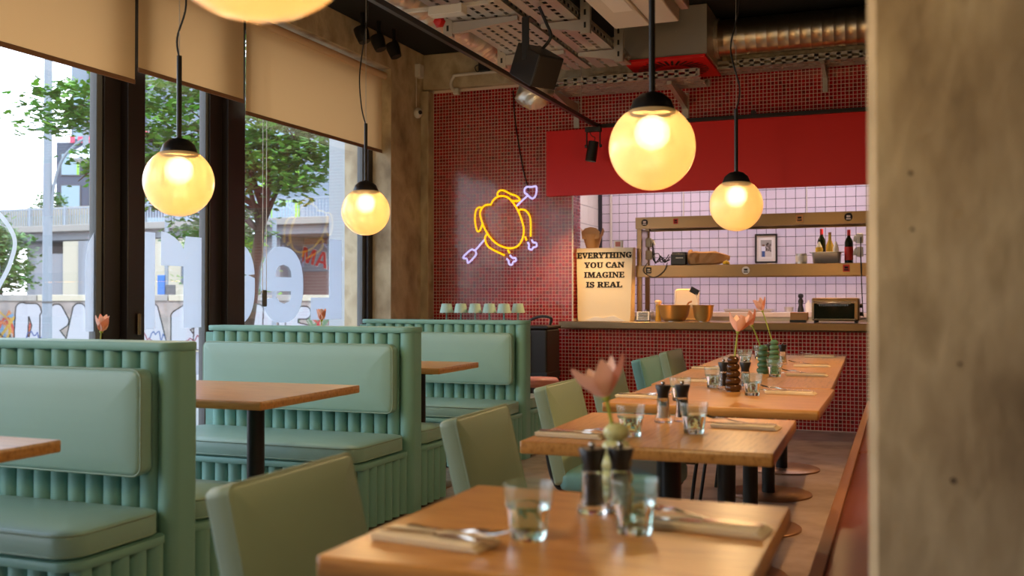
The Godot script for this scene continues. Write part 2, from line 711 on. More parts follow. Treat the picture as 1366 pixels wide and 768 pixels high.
func mosaic_wall() -> void:
	var zc := ZB - 0.11
	# left of the hatch; then under the counter, over the hatch and right of it
	var wall := struct("wall_back", MB.new().box(V(-3.75, 1.63, zc), V(1.62, 3.26, 0.22)), mats.grout)
	struct("wall_back", MB.new().box(V(-0.8, 0.435, zc), V(4.28, 0.87, 0.22)), mats.grout)
	struct("wall_back", MB.new().box(V(-0.8, 2.8, zc), V(4.28, 0.92, 0.22)), mats.grout)
	struct("wall_back", MB.new().box(V(1.1, 1.6, zc), V(0.5, 1.5, 0.22)), mats.grout)
	var p := 0.0333
	var xfs := []
	var cols := []
	var nx := int(5.7 / p)
	var ny := int(3.26 / p)
	for i in nx:
		for j in ny:
			var x := -4.40 + p * i
			var y := 0.02 + p * j
			if x > -2.95 and x < 0.87 and y > 0.86 and y < 2.35:
				continue
			if x > 1.3:
				continue
			var tilt := Basis(Vector3.RIGHT, rng.randfn(0, 0.006)) * Basis(Vector3.UP, rng.randfn(0, 0.006))
			xfs.append(Transform3D(tilt, V(x, y, ZB)))
			var c := C8(150, 6, 14).srgb_to_linear()
			var k := rng.randf_range(0.7, 1.3)
			if rng.randf() < 0.12:
				k *= 0.7
			cols.append(Color(c.r * k, c.g * k, c.b * k))
	# the hatch's left reveal is tiled as well
	for i in 7:
		for j in ny:
			var y := 0.02 + p * j
			if y < 0.96 or y > 2.35:
				continue
			var z := ZB - 0.018 - p * i
			xfs.append(Transform3D(Basis(Vector3.UP, PI / 2), V(-2.94, y, z)))
			var c := C8(150, 6, 14).srgb_to_linear()
			var k := rng.randf_range(0.75, 1.2)
			cols.append(Color(c.r * k, c.g * k, c.b * k))
	var mm := multi(wall, "mosaic_tiles", chip(0.0289, 0.0014, 0.0005), mats.mosaic_red, xfs, cols)
	mm.set_meta("label", "small glossy dark red square mosaic tiles with pale joints")
	# pale edging strips at the start of the mosaic and at the hatch corner
	part(wall, "edge_trim", MB.new().box(V(-4.417, 1.63, ZB + 0.004), V(0.008, 3.26, 0.008)), mats.white_plastic)
	part(wall, "edge_trim", MB.new().box(V(-2.942, 1.65, ZB + 0.004), V(0.01, 1.42, 0.01)), mats.white_plastic)
	# red panel over the hatch
	single("red_panel", "large plain red board mounted over the kitchen hatch", "panel", MB.new().rbox(V(-1.05, 2.455, ZB + 0.045), V(4.27, 0.625, 0.07), 0.004), mats.panel_red)

# one glazed unit: frame bars as parts, the pane as a part
func window_unit(called: String, z0: float, z1: float, bars: Array) -> Node3D:
	var o := struct_root(called)
	part(o, "pane", MB.new().box(V(XG, 1.7, (z0 + z1) / 2), V(0.008, 3.2, absf(z1 - z0))), mats.pane)
	for b in bars:
		part(o, "frame_bar", MB.new().rbox(V(XG + b[2], 1.7, (b[0] + b[1]) / 2), V(b[3], 3.22, absf(b[1] - b[0])), 0.006), mats[b[4]])
	part(o, "bottom_rail", MB.new().rbox(V(XG, 0.13, (z0 + z1) / 2), V(0.08, 0.12, absf(z1 - z0)), 0.006), mats.frame_dark)
	part(o, "top_rail", MB.new().rbox(V(XG, 3.28, (z0 + z1) / 2), V(0.08, 0.1, absf(z1 - z0)), 0.006), mats.frame_dark)
	return o

func blind(z0: float, z1: float, bottom: float, label: String) -> void:
	var o := thing("roller_blind", label, "blind", V(-4.6, 0, (z0 + z1) / 2), 0, "roller blinds over the windows")
	var w := absf(z1 - z0)
	var sheet := MB.new()
	sheet.face([V(0, bottom, -w / 2), V(0, bottom, w / 2), V(0, 3.28, w / 2), V(0, 3.28, -w / 2)], Vector3.RIGHT)
	part(o, "fabric", sheet, mats.blind_fabric)
	part(o, "roller", MB.new().cyl(V(0.03, 3.27, -w / 2), V(0.03, 3.27, w / 2), 0.032, 14), mats.blind_fabric)
	part(o, "bottom_bar", MB.new().rbox(V(0, bottom, 0), V(0.014, 0.03, w), 0.004), mats.blind_bar)

func windows() -> void:
	window_unit("window_1", -5.05, -2.75, [[-5.0, -5.05, 0.0, 0.06, "frame_grey"], [-5.05, -5.2, 0.0, 0.09, "frame_dark"]])
	var w2 := window_unit("window_2", -6.1, -5.36, [[-5.2, -5.36, 0.04, 0.12, "frame_dark"], [-6.07, -6.1, 0.0, 0.06, "frame_grey"], [-6.1, -6.24, 0.0, 0.09, "frame_dark"]])
	window_unit("window_3", -8.42, -6.45, [[-6.24, -6.45, 0.04, 0.12, "frame_dark"], [-8.37, -8.42, 0.0, 0.06, "frame_grey"], [-8.42, -8.52, 0.02, 0.09, "frame_dark"]])
	window_unit("window_4", -2.4, -0.3, [[-2.4, -2.75, 0.02, 0.1, "frame_dark"]])
	window_unit("window_5", 0.05, 2.95, [[-0.3, 0.05, 0.02, 0.1, "frame_dark"]])
	blind(-5.19, -2.85, 2.55, "tan roller blind nearest the camera, left of the first window frame")
	blind(-6.34, -5.22, 2.635, "narrow tan roller blind hanging between the other two blinds")
	blind(-8.6, -6.37, 2.555, "wide tan roller blind nearest the concrete pier by the mosaic wall")
	# handle on the dark frame
	part(w2, "handle", MB.new().rbox(V(-4.645, 0.99, -5.29), V(0.014, 0.14, 0.03), 0.006), mats.steel_brushed)
	# pull cord with weight
	var o := thing("blind_cord", "thin pull cord with a grey weight in front of the third pane", "cord", V(-4.62, 0, -6.62))
	part(o, "cord", MB.new().cyl(V(0, 1.2, 0), V(0, 3.2, 0), 0.003, 6).cyl(V(0, 1.2, -0.05), V(0, 3.2, -0.05), 0.003, 6), mats.steel)
	part(o, "weight", MB.new().rbox(V(0, 1.16, -0.025), V(0.02, 0.13, 0.05), 0.009), mats.frame_grey)
	# white film lettering, to be read from the street
	o = thing("window_lettering", "big white film letters on the glass, reading from the street", "lettering", V(XG + 0.012, 0, 0))
	var boxes := [["L", -7.51, -8.02, 0.975, 1.69], ["e", -6.78, -7.39, 0.96, 1.585], ["a", -6.12, -6.7, 0.95, 1.59], ["r", -5.62, -6.05, 0.95, 1.62], ["n", -4.93, -5.56, 0.95, 1.62]]
	for l in boxes:
		var b := MB.new()
		for pl in film_letter(l[0]):
			var pts := []
			for q in pl:
				pts.append(Vector2(q.x * absf(l[2] - l[1]), q.y * (l[4] - l[3])))
			b.prism(pts, 0.0, 0.002, Transform3D(Basis(Vector3.UP, -PI / 2), V(0, l[3], l[2])))
		part(o, "letter", b, mats.window_film)
	# line drawing further left on the glass
	o = thing("window_drawing", "white looping line drawing stuck on the leftmost pane", "drawing", V(XG + 0.012, 0, 0))
	for s in [[[-3.9, 1.72], [-4.2, 1.68], [-4.38, 1.52], [-4.36, 1.36], [-4.26, 1.18], [-4.22, 1.0], [-4.25, 0.85]], [[-3.9, 1.58], [-4.16, 1.5], [-4.27, 1.36], [-4.25, 1.2], [-4.19, 1.05], [-4.18, 0.85]], [[-4.0, 1.4], [-4.1, 1.33], [-4.12, 1.2], [-4.08, 0.9]]]:
		var pts := []
		for q in s:
			pts.append(V(0, q[1], q[0]))
		var c := curve(pts, 6)
		var b := MB.new()
		for i in c.size():
			var d: Vector3 = (c[mini(i + 1, c.size() - 1)] - c[maxi(i - 1, 0)]).normalized()
			var sd := d.cross(Vector3.RIGHT) * 0.015
			b.vert(c[i] + sd, Vector3.RIGHT)
			b.vert(c[i] - sd, Vector3.RIGHT)
		for i in c.size() - 1:
			b.quad(2 * i, 2 * i + 1, 2 * i + 3, 2 * i + 2)
		part(o, "line", b, mats.window_film)

func oval(x0: float, y0: float, x1: float, y1: float, e := 2.0, n := 36) -> PackedVector2Array:
	var out := PackedVector2Array()
	for i in n:
		var a := TAU * i / n
		out.append(Vector2((x0 + x1) / 2 + (x1 - x0) / 2 * signf(cos(a)) * pow(absf(cos(a)), 2.0 / e), (y0 + y1) / 2 + (y1 - y0) / 2 * signf(sin(a)) * pow(absf(sin(a)), 2.0 / e)))
	return out

# outlines of the fat film letters in a unit square; letters with counters are cut in two at x = 0.48
func film_letter(l: String) -> Array:
	var outer: PackedVector2Array
	var holes := []
	if l == "L":
		return [[Vector2(0, 0), Vector2(1, 0), Vector2(1, 0.27), Vector2(0.4, 0.27), Vector2(0.4, 1), Vector2(0, 1)]]
	if l == "r":
		return [[Vector2(0, 0), Vector2(0.456, 0), Vector2(0.456, 0.65), Vector2(1, 0.65), Vector2(1, 1), Vector2(0.85, 0.99), Vector2(0.68, 0.95), Vector2(0.53, 0.89), Vector2(0.456, 0.83), Vector2(0.4, 0.97), Vector2(0, 0.97)]]
	if l == "n":
		return [[Vector2(0, 0), Vector2(0.32, 0), Vector2(0.32, 0.6), Vector2(0.38, 0.7), Vector2(0.48, 0.73), Vector2(0.58, 0.7), Vector2(0.62, 0.6), Vector2(0.62, 0), Vector2(1, 0), Vector2(1, 0.65), Vector2(0.97, 0.82), Vector2(0.88, 0.94), Vector2(0.72, 1.0), Vector2(0.52, 0.98), Vector2(0.4, 0.91), Vector2(0.32, 0.83), Vector2(0.32, 0.98), Vector2(0, 0.98)]]
	if l == "e":
		outer = oval(0, 0, 1, 1, 2.3, 48)
		holes = [PackedVector2Array([Vector2(0.29, 0.6), Vector2(0.67, 0.6), Vector2(0.66, 0.68), Vector2(0.6, 0.74), Vector2(0.48, 0.765), Vector2(0.36, 0.74), Vector2(0.3, 0.68)]), PackedVector2Array([Vector2(0.3, 0.415), Vector2(1.1, 0.415), Vector2(1.1, 0.325), Vector2(0.62, 0.325), Vector2(0.58, 0.275), Vector2(0.46, 0.25), Vector2(0.34, 0.28), Vector2(0.3, 0.34)])]
	else:
		outer = oval(0, 0, 1, 1, 2.6, 48)
		holes = [PackedVector2Array([Vector2(-0.1, 0.63), Vector2(0.3, 0.6), Vector2(0.62, 0.6), Vector2(0.6, 0.72), Vector2(0.48, 0.755), Vector2(0.34, 0.72), Vector2(0.3, 0.63), Vector2(0.1, 0.6), Vector2(-0.1, 0.55)]), oval(0.32, 0.2, 0.62, 0.42, 2.4, 20)]
	var out := []
	for half in [[-0.5, 0.48], [0.48, 1.5]]:
		var rect := PackedVector2Array([Vector2(half[0], -0.5), Vector2(half[1], -0.5), Vector2(half[1], 1.5), Vector2(half[0], 1.5)])
		var pcs := Geometry2D.intersect_polygons(outer, rect)
		for h in holes:
			var nx := []
			for pc in pcs:
				nx.append_array(Geometry2D.clip_polygons(pc, h))
			pcs.assign(nx)
		for pc in pcs:
			out.append(Array(pc))
	return out

func kitchen() -> void:
	var zk := -10.95
	struct("kitchen_floor", MB.new().box(V(-1.1, -0.05, -10.3), V(4.6, 0.1, 1.7)), mats.floor_screed)
	struct("kitchen_ceiling", MB.new().box(V(-1.1, 2.85, -10.25), V(4.6, 0.1, 1.7)), mats.wall_plain)
	struct("wall_kitchen_right", MB.new().box(V(1.1, 1.4, -10.2), V(0.2, 2.9, 1.5)), mats.tile_cream)
	# tiled kitchen walls
	var wall := struct("wall_kitchen", MB.new().box(V(-1.1, 1.4, zk - 0.1), V(4.6, 2.9, 0.2)), mats.grout_grey)
	var tile := chip(0.095, 0.006, 0.0015)
	var p := 0.1
	var rest := []
	for i in 42:
		for j in 28:
			var x := -3.085 + p * i
			var y := 0.06 + p * j
			var tl := Basis(Vector3.RIGHT, rng.randfn(0, 0.006)) * Basis(Vector3.UP, rng.randfn(0, 0.006))
			if x < -0.28 and y > 0.99 and y < 2.1:
				var t := part(wall, "tile", tile, mats.tile_white if rng.randf() < 0.6 else mats.tile_white_b)
				t.transform = Transform3D(tl, V(x, y, zk))
			else:
				rest.append(Transform3D(tl, V(x, y, zk)))
	multi(wall, "tiles", tile, mats.tile_white, rest)
	wall = struct("wall_kitchen_left", MB.new().box(V(-3.27, 1.4, -10.23), V(0.2, 2.9, 1.5)), mats.grout_grey)
	tile = chip(0.192, 0.006, 0.002)
	for i in 7:
		for j in 14:
			var t := part(wall, "tile", tile, mats.tile_cream)
			t.transform = Transform3D(Basis(Vector3.UP, PI / 2), V(-3.17, 0.1 + 0.196 * j, -9.62 - 0.196 * i))
	var pipe := thing("water_pipe", "slim white pipe running down the tiled corner of the kitchen", "pipe", V(-3.02, 0, zk + 0.04))
	part(pipe, "tube", MB.new().cyl(V(0, 0, 0), V(0, 2.8, 0), 0.014, 10), mats.white_plastic)
	part(pipe, "bracket", MB.new().box(V(0, 1.7, -0.02), V(0.04, 0.03, 0.04)), mats.white_plastic)
	for x in [-2.21, -0.92]:
		var hk := thing("pull_rod", ["short white rod hanging on the kitchen tiles above the left of the shelf", "short white rod hanging on the kitchen tiles beside the right globe lamp"][0 if x < -2 else 1], "rod", V(x, 0, zk + 0.03))
		part(hk, "rod", MB.new().cyl(V(0, 2.0, 0), V(0, 2.75, 0), 0.006, 8), mats.white_plastic)
		part(hk, "tip", MB.new().rbox(V(0, 1.99, 0), V(0.02, 0.05, 0.02), 0.006), mats.white_plastic)
	# ceiling light of the kitchen
	for x in [-2.3, -0.6]:
		var kl := thing("kitchen_ceiling_light", "flat light panel on the kitchen ceiling " + ("at the bag end" if x < -1 else "at the oven end"), "light", V(x, 2.795, -10.2))
		part(kl, "frame", MB.new().rbox(V(0, -0.012, 0), V(1.24, 0.03, 0.34), 0.004), mats.white_plastic)
		part(kl, "diffuser_panel", MB.new().box(V(0, -0.03, 0), V(1.18, 0.006, 0.28)), mats.get("panel_glow", glow("panel_glow", C8(255, 240, 245), 2.0)))
		area(kl, V(0, -0.04, 0), Vector3.DOWN, Vector2(1.18, 0.28), C8(255, 236, 244), KIT_E)
	# serving counter
	var ct := thing("serving_counter", "long stainless steel counter top along the kitchen hatch", "counter", V(-1.05, 0, -9.5))
	part(ct, "worktop", MB.new().rbox(V(0, 0.912, 0), V(3.98, 0.066, 0.76), 0.006), mats.steel_brushed)
	part(ct, "under_shelf", MB.new().box(V(0.1, 0.45, -0.15), V(3.6, 0.03, 0.4)), mats.steel)
	part(ct, "leg", MB.new().box(V(-1.7, 0.44, -0.3), V(0.04, 0.88, 0.04)), mats.steel)
	part(ct, "leg", MB.new().box(V(1.8, 0.44, -0.3), V(0.04, 0.88, 0.04)), mats.steel)
	var top := 0.945
	# back worktop of the kitchen
	var bw := thing("back_worktop", "pale worktop against the kitchen tiles, behind the pots", "worktop", V(-1.0, 0, -10.62))
	part(bw, "worktop", MB.new().rbox(V(0, 1.0, 0), V(3.8, 0.05, 0.6), 0.006), mats.tile_white)
	part(bw, "cabinet", MB.new().box(V(0, 0.49, -0.02), V(3.7, 0.97, 0.54)), mats.steel)
	# pass shelf
	var z := -9.62
	var sh := thing("pass_shelf", "two-tier steel pass shelf standing on the counter", "shelf", V(0, 0, z))
	for y in [1.88, 1.42]:
		var b := MB.new()
		b.rbox(V(-0.85, y, 0.14), V(3.06, 0.112, 0.02), 0.003)
		b.box(V(-0.85, y + 0.045, -0.06), V(3.06, 0.02, 0.4))
		b.rbox(V(-0.85, y, -0.26), V(3.06, 0.112, 0.02), 0.003)
		part(sh, "tier", b, mats.steel_brushed)
	for x in [-2.35, 0.6, -0.27]:
		for zz in [0.1, -0.22]:
			part(sh, "post", MB.new().rbox(V(x, 1.42, zz), V(0.045, 0.93, 0.04), 0.004), mats.steel_brushed)
	part(sh, "end_plate", MB.new().box(V(-2.345, 1.65, -0.06), V(0.008, 0.36, 0.3)), mats.steel)
	var gm := glow("warmer_glow", C8(255, 190, 110), 3.0)
	for x in [-1.65, -0.35]:
		part(sh, "heat_strip", MB.new().box(V(x, 1.375, 0.1), V(1.2, 0.012, 0.05)), gm)
		area(sh, V(x, 1.362, 0.1), Vector3.DOWN, Vector2(1.2, 0.05), C8(255, 178, 92), WARMER_E)
	var dm := glow("downlight_glow", C8(255, 226, 190), 6.0)
	for x in [-2.05, -1.65, -1.2, -0.98, -0.62, -0.32]:
		part(sh, "downlight", MB.new().lathe([Vector2(0, 0), Vector2(0.024, 0), Vector2(0.024, 0.008), Vector2(0, 0.008)], 12, Transform3D(Basis(), V(x, 1.905, -0.04))), dm)
		spot(sh, V(x, 1.9, -0.04), Vector3.DOWN, C8(255, 214, 160), 0.16, 60, 0.02)
	# stickers on the tier fronts
	for s in [[-2.29, 1.885, 0.032, "ink", 1], [-1.99, 1.89, 0.026, "label_red", 0], [-0.86, 1.885, 0.036, "kraft", 0], [-0.44, 1.885, 0.036, "ink", 1], [-2.25, 1.43, 0.03, "ink", 0], [-1.34, 1.42, 0.036, "paper_white", 1], [-0.46, 1.43, 0.034, "label_red", 0]]:
		var st := thing("sticker", "", "sticker", V(s[0], s[1], z + 0.151), 0, "stickers on the pass shelf")
		var disc := MB.new()
		if s[4] == 1:
			disc.lathe([Vector2(0, 0), Vector2(s[2], 0), Vector2(s[2], 0.002), Vector2(0, 0.002)], 18, Transform3D(Basis(Vector3.RIGHT, PI / 2), Vector3.ZERO))
		else:
			disc.box(V(0, 0, 0.001), V(s[2] * 1.7, s[2] * 1.9, 0.002))
		part(st, "backing", disc, mats[s[3]])
		var ins := MB.new().box(V(0, 0.006, 0.0025), V(s[2] * 0.9, s[2] * 0.5, 0.002)).box(V(0, -s[2] * 0.45, 0.0025), V(s[2] * 1.1, s[2] * 0.3, 0.002))
		part(st, "print", ins, mats.paper_white if s[3] == "ink" else mats.ink)
	var sl := ["round black sticker at the left end of the upper shelf tier", "small red and black sticker on the upper tier above the printer", "square tan sticker on the upper shelf tier right of the globe lamp", "round black sticker on the upper tier near the column", "square black sticker at the left end of the lower tier", "round white sticker in the middle of the lower tier", "red and black sticker on the lower tier above the oven"]
	var si := 0
	for c in get_children():
		if c.name.begins_with("sticker"):
			c.set_meta("label", sl[si])
			si += 1
	# things on the lower tier (board at 1.475)
	var ty := 1.476
	var o := thing("receipt_printer", "small black receipt printer on the lower shelf tier", "printer", V(-1.98, ty, z))
	part(o, "body", MB.new().rbox(V(0, 0.055, 0), V(0.15, 0.11, 0.17), 0.012), mats.black_satin)
	part(o, "lid", MB.new().rbox(V(0, 0.118, -0.01), V(0.14, 0.02, 0.14), 0.008), mats.black_metal)
	part(o, "paper_slot", MB.new().box(V(0.01, 0.07, 0.086), V(0.07, 0.006, 0.004)), mats.white_plastic)
	# crumpled kraft bag
	var pb := MB.new()
	# flat-sided sheet paper, creased at random
	var sec := []
	for i in 9:
		var rg: float = [0.07, 0.068, 0.06, 0.064, 0.066, 0.062, 0.054, 0.04, 0.02][i]
		var loop := []
		for j in 10:
			var an := TAU * j / 10
			loop.append(V(-0.17 + 0.045 * i + rng.randf_range(-0.008, 0.008), maxf(0.0, 0.064 + rg * signf(sin(an)) * pow(absf(sin(an)), 0.5) * rng.randf_range(0.85, 1.1)), rg * 1.1 * signf(cos(an)) * pow(absf(cos(an)), 0.5) * rng.randf_range(0.85, 1.1)))
		sec.append(loop)
	for i in 8:
		for j in 10:
			var j2 := (j + 1) % 10
			for tr in [[sec[i][j], sec[i + 1][j], sec[i + 1][j2]], [sec[i][j], sec[i + 1][j2], sec[i][j2]]]:
				var nn: Vector3 = (tr[1] - tr[0]).cross(tr[2] - tr[0]).normalized()
				if nn.dot((tr[0] + tr[1] + tr[2]) / 3.0 - V(tr[0].x, 0.064, 0)) < 0:
					nn = -nn
				pb.face(tr, nn)
	o = thing("paper_bag", "crumpled brown paper bag lying on the lower shelf tier", "bag", V(-1.7, ty + 0.002, z))
	part(o, "bag", pb, mats.kraft)
	part(o, "rolled_mouth", MB.new().lathe([Vector2(0.05, 0), Vector2(0.075, 0), Vector2(0.07, 0.03), Vector2(0.05, 0.03), Vector2(0.05, 0)], 10, Transform3D(Basis(Vector3.BACK, PI / 2), V(-0.165, 0.075, 0))), mats.kraft)
	o = thing("counter_bell", "small yellow counter bell on the lower shelf tier", "bell", V(-1.53, ty, z + 0.08))
	part(o, "dome", MB.new().lathe([Vector2(0.034, 0.006), Vector2(0.032, 0.02), Vector2(0.022, 0.034), Vector2(0.0, 0.04)], 14), mats.yellow_plastic)
	part(o, "base", MB.new().lathe([Vector2(0, 0), Vector2(0.03, 0), Vector2(0.03, 0.007), Vector2(0, 0.007)], 14), mats.black_metal)
	part(o, "button", MB.new().ball(V(0, 0.042, 0), 0.008, 8), mats.chrome)
	o = thing("tin_can", "pale ribbed tin can on the lower shelf tier", "can", V(-0.86, ty, z))
	var cp := [Vector2(0, 0), Vector2(0.05, 0)]
	for i in 7:
		cp.append(Vector2(0.0515 if i % 2 else 0.049, 0.008 + 0.013 * i))
	cp.append(Vector2(0.051, 0.095))
	cp.append(Vector2(0, 0.095))
	part(o, "can", MB.new().lathe(cp, 18), mats.steel)
	part(o, "wrapper", MB.new().lathe([Vector2(0.0522, 0.02), Vector2(0.0522, 0.075)], 18), mats.paper_white)
	o = thing("steel_container", "steel food container holding bottles on the lower shelf tier", "container", V(-0.635, ty, z))
	part(o, "pan", MB.new().rslab(0.27, 0.2, 0.04, [Vector2(0.03, 0.0), Vector2(0.018, 0.01), Vector2(0.008, 0.098), Vector2(0.0, 0.1), Vector2(0.0, 0.104), Vector2(0.012, 0.104), Vector2(0.02, 0.02), Vector2(0.04, 0.014)]), mats.steel)
	part(o, "rim", MB.new().rslab(0.3, 0.225, 0.045, [Vector2(0, 0.1), Vector2(0, 0.105), Vector2(0.012, 0.105), Vector2(0.012, 0.1)]), mats.steel)
	for i in 2:
		o = thing("squeeze_bottle", ["squeeze bottle of pale yellow sauce, left in the steel container", "slim squeeze bottle, right in the steel container"][i], "bottle", V(-0.7 if i == 0 else -0.555, ty + 0.016, z + 0.03))
		var r := 0.034 if i == 0 else 0.026
		part(o, "body", MB.new().lathe([Vector2(0, 0), Vector2(r, 0), Vector2(r, 0.12), Vector2(r * 0.8, 0.135), Vector2(0, 0.135)], 14), mats.oil if i == 0 else mats.paper_white)
		part(o, "nozzle", MB.new().lathe([Vector2(r * 0.8, 0.135), Vector2(r * 0.7, 0.145), Vector2(0.006, 0.185), Vector2(0, 0.185)], 12), mats.paper_white)
	var wine := func(called, label, at, body, lab):
		var w := thing(called, label, "bottle", at)
		part(w, "body", MB.new().lathe([Vector2(0, 0), Vector2(0.036, 0), Vector2(0.037, 0.01), Vector2(0.037, 0.19), Vector2(0.03, 0.215), Vector2(0.015, 0.24), Vector2(0.0135, 0.29), Vector2(0, 0.29)], 16), body)
		part(w, "capsule", MB.new().lathe([Vector2(0.0148, 0.25), Vector2(0.0148, 0.305), Vector2(0, 0.307)], 12), mats.label_red)
		if lab:
			part(w, "paper_label", MB.new().lathe([Vector2(0.0376, 0.03), Vector2(0.0376, 0.15)], 16), lab)
	wine.call("wine_bottle", "dark wine bottle with red neck standing in the steel container", V(-0.685, ty + 0.016, z - 0.055), mats.bottle_dark, null)
	wine.call("wine_bottle", "dark wine bottle with a red label standing alone by the shelf end", V(-0.445, ty, z), mats.bottle_dark, mats.label_red)
	o = thing("oil_bottle", "clear oil bottle with a wooden stopper in the steel container", "bottle", V(-0.61, ty + 0.016, z - 0.01))
	part(o, "body", MB.new().lathe([Vector2(0, 0), Vector2(0.033, 0), Vector2(0.034, 0.15), Vector2(0.014, 0.2), Vector2(0.013, 0.25), Vector2(0, 0.25)], 14), mats.oil)
	part(o, "stopper", MB.new().cyl(V(0, 0.25, 0), V(0, 0.27, 0), 0.014, 10), mats.kraft)
	# sockets and cables at both ends of the shelf
	for e in [[-2.325, 1.0, "left"], [-0.31, -1.0, "right"]]:
		for y in [1.7, 1.58]:
			o = thing("power_adaptor", "%s beige power adaptor plugged in at the %s end of the shelf" % ["upper" if y > 1.65 else "lower", e[2]], "adaptor", V(e[0] + 0.04 * e[1], y, z))
			part(o, "body", MB.new().rbox(V(0, 0, 0), V(0.055, 0.09, 0.06), 0.008), mats.white_plastic)
			part(o, "plug", MB.new().rbox(V(0.04 * e[1], 0, 0), V(0.03, 0.06, 0.045), 0.008, Basis(Vector3.BACK, 0.3 * e[1])), mats.white_plastic)
	var cab := MB.new()
	for k in 4:
		var pts := [V(-2.24, 1.69 - 0.12 * (k % 2), z + 0.03)]
		for i in 5:
			pts.append(V(-2.22 + 0.036 * i, 1.5 + rng.randf_range(0.0, 0.09), z + rng.randf_range(0.0, 0.1)))
		cab.tube(curve(pts, 4), 0.005, 5)
	single("cable_tangle", "tangle of black cables on the left of the lower shelf tier", "cable", cab, mats.black_metal)
	cab = MB.new().tube(curve([V(-2.26, 1.5, z + 0.16), V(-2.3, 1.42, z + 0.17), V(-2.2, 1.36, z + 0.17), V(-2.1, 1.42, z + 0.17), V(-2.07, 1.5, z + 0.15)], 6), 0.004, 5)
	single("loose_cable", "black cable looping down over the left end of the lower tier", "cable", cab, mats.black_metal)
	cab = MB.new().tube(curve([V(-0.34, 1.72, z + 0.02), V(-0.34, 1.6, z + 0.1), V(-0.335, 1.45, z + 0.17), V(-0.325, 1.1, z + 0.16), V(-0.32, 1.0, z + 0.12)], 6), 0.005, 5)
	single("oven_cable", "black cable hanging from the shelf end down to the small oven", "cable", cab, mats.black_metal)
	# framed photograph on the tiles
	var im := Image.create(64, 96, false, Image.FORMAT_RGB8)
	im.fill(C8(232, 228, 222))
	im.fill_rect(Rect2i(8, 10, 48, 76), C8(196, 190, 184))
	im.fill_rect(Rect2i(8, 10, 48, 26), C8(160, 158, 150))
	for i in 40:
		var g := rng.randi_range(50, 150)
		im.fill_rect(Rect2i(rng.randi_range(28, 50), rng.randi_range(22, 60), 5, 7), C8(g, g - 10, g - 16))
	im.fill_rect(Rect2i(14, 30, 12, 8), C8(120, 90, 72))
	im.fill_rect(Rect2i(11, 38, 18, 22), C8(222, 226, 236))
	im.fill_rect(Rect2i(13, 60, 14, 26), C8(64, 92, 148))
	im.fill_rect(Rect2i(30, 64, 26, 22), C8(206, 200, 190))
	var pm := mat("photo_print", Color.WHITE, 0.6)
	pm.albedo_texture = ImageTexture.create_from_image(im)
	o = thing("picture_frame", "black framed street photograph hanging on the kitchen tiles", "picture", V(-1.335, 1.69, zk + 0.02))
	var fr := MB.new()
	for s in [[0, 0.145, 0.23, 0.018], [0, -0.145, 0.23, 0.018], [-0.106, 0, 0.018, 0.29], [0.106, 0, 0.018, 0.29]]:
		fr.rbox(V(s[0], s[1], 0), V(s[2], s[3], 0.024), 0.003)
	part(o, "frame", fr, mats.black_metal)
	part(o, "mount", MB.new().box(V(0, 0, -0.006), V(0.2, 0.28, 0.006)), mats.paper_white)
	var q := PlaneMesh.new()
	q.orientation = PlaneMesh.FACE_Z
	q.size = Vector2(0.15, 0.225)
	part(o, "photograph", q, pm, V(0, 0, 0.0))
	# big paper bag with the lettering, boxes on it
	zk = -9.41
	o = thing("lettered_bag", "tall cream bag with black capital lettering on the counter's left end", "bag", V(-2.655, top, zk))
	var bb := MB.new()
	var rows := [[0.0, 0.255, 0.08], [0.03, 0.26, 0.085], [0.25, 0.265, 0.075], [0.5, 0.272, 0.07], [0.66, 0.278, 0.06], [0.7, 0.28, 0.045]]
	for i in rows.size() - 1:
		var a: Array = rows[i]
		var b2: Array = rows[i + 1]
		for s in [-1.0, 1.0]:
			bb.face([V(-a[1], a[0], s * a[2]), V(a[1], a[0], s * a[2]), V(b2[1], b2[0], s * b2[2]), V(-b2[1], b2[0], s * b2[2])], V(0, 0.05, s))
			bb.face([V(s * a[1], a[0], -a[2]), V(s * a[1], a[0], a[2]), V(s * b2[1], b2[0], b2[2]), V(s * b2[1], b2[0], -b2[2])], V(s, 0, 0))
	bb.face([V(-0.28, 0.7, -0.045), V(0.28, 0.7, -0.045), V(0.28, 0.7, 0.045), V(-0.28, 0.7, 0.045)], Vector3.UP)
	bb.face([V(-0.255, 0, -0.08), V(0.255, 0, -0.08), V(0.255, 0, 0.08), V(-0.255, 0, 0.08)], Vector3.DOWN)
	part(o, "body", bb, mats.napkin)
	part(o, "bottom_fold", MB.new().prism([Vector2(-0.2, 0.0), Vector2(0.22, 0.0), Vector2(0.1, 0.05), Vector2(0.0, 0.028), Vector2(-0.08, 0.04)], 0.0, 0.012, Transform3D(Basis(), V(0, 0.002, 0.085))), mats.paper_white)
	var ly := 0.63
	for s in [["EVERYTHING", 0.272], ["YOU CAN", 0.2], ["IMAGINE", 0.2], ["IS REAL", 0.18]]:
		var t := fat_text(s[0], 0.075, 0.002, 0.0022)
		var ab: AABB = t.get_aabb()
		var mi := part(o, "lettering", t, mats.ink)
		var sx: float = s[1] * 2.0 / ab.size.x
		mi.transform = Transform3D(Basis(Vector3.RIGHT, -0.04) * Basis.from_scale(V(sx, 0.056 / ab.size.y, 1)), V(0.0, ly, 0.075 - (ly - 0.25) * 0.028 + 0.002) - V(ab.get_center().x * sx, ab.get_center().y * 0.056 / ab.size.y, 0))
		ly -= 0.094
	o = thing("takeaway_box", "brown folded takeaway box standing on the lettered bag", "box", V(-2.79, top + 0.7, zk))
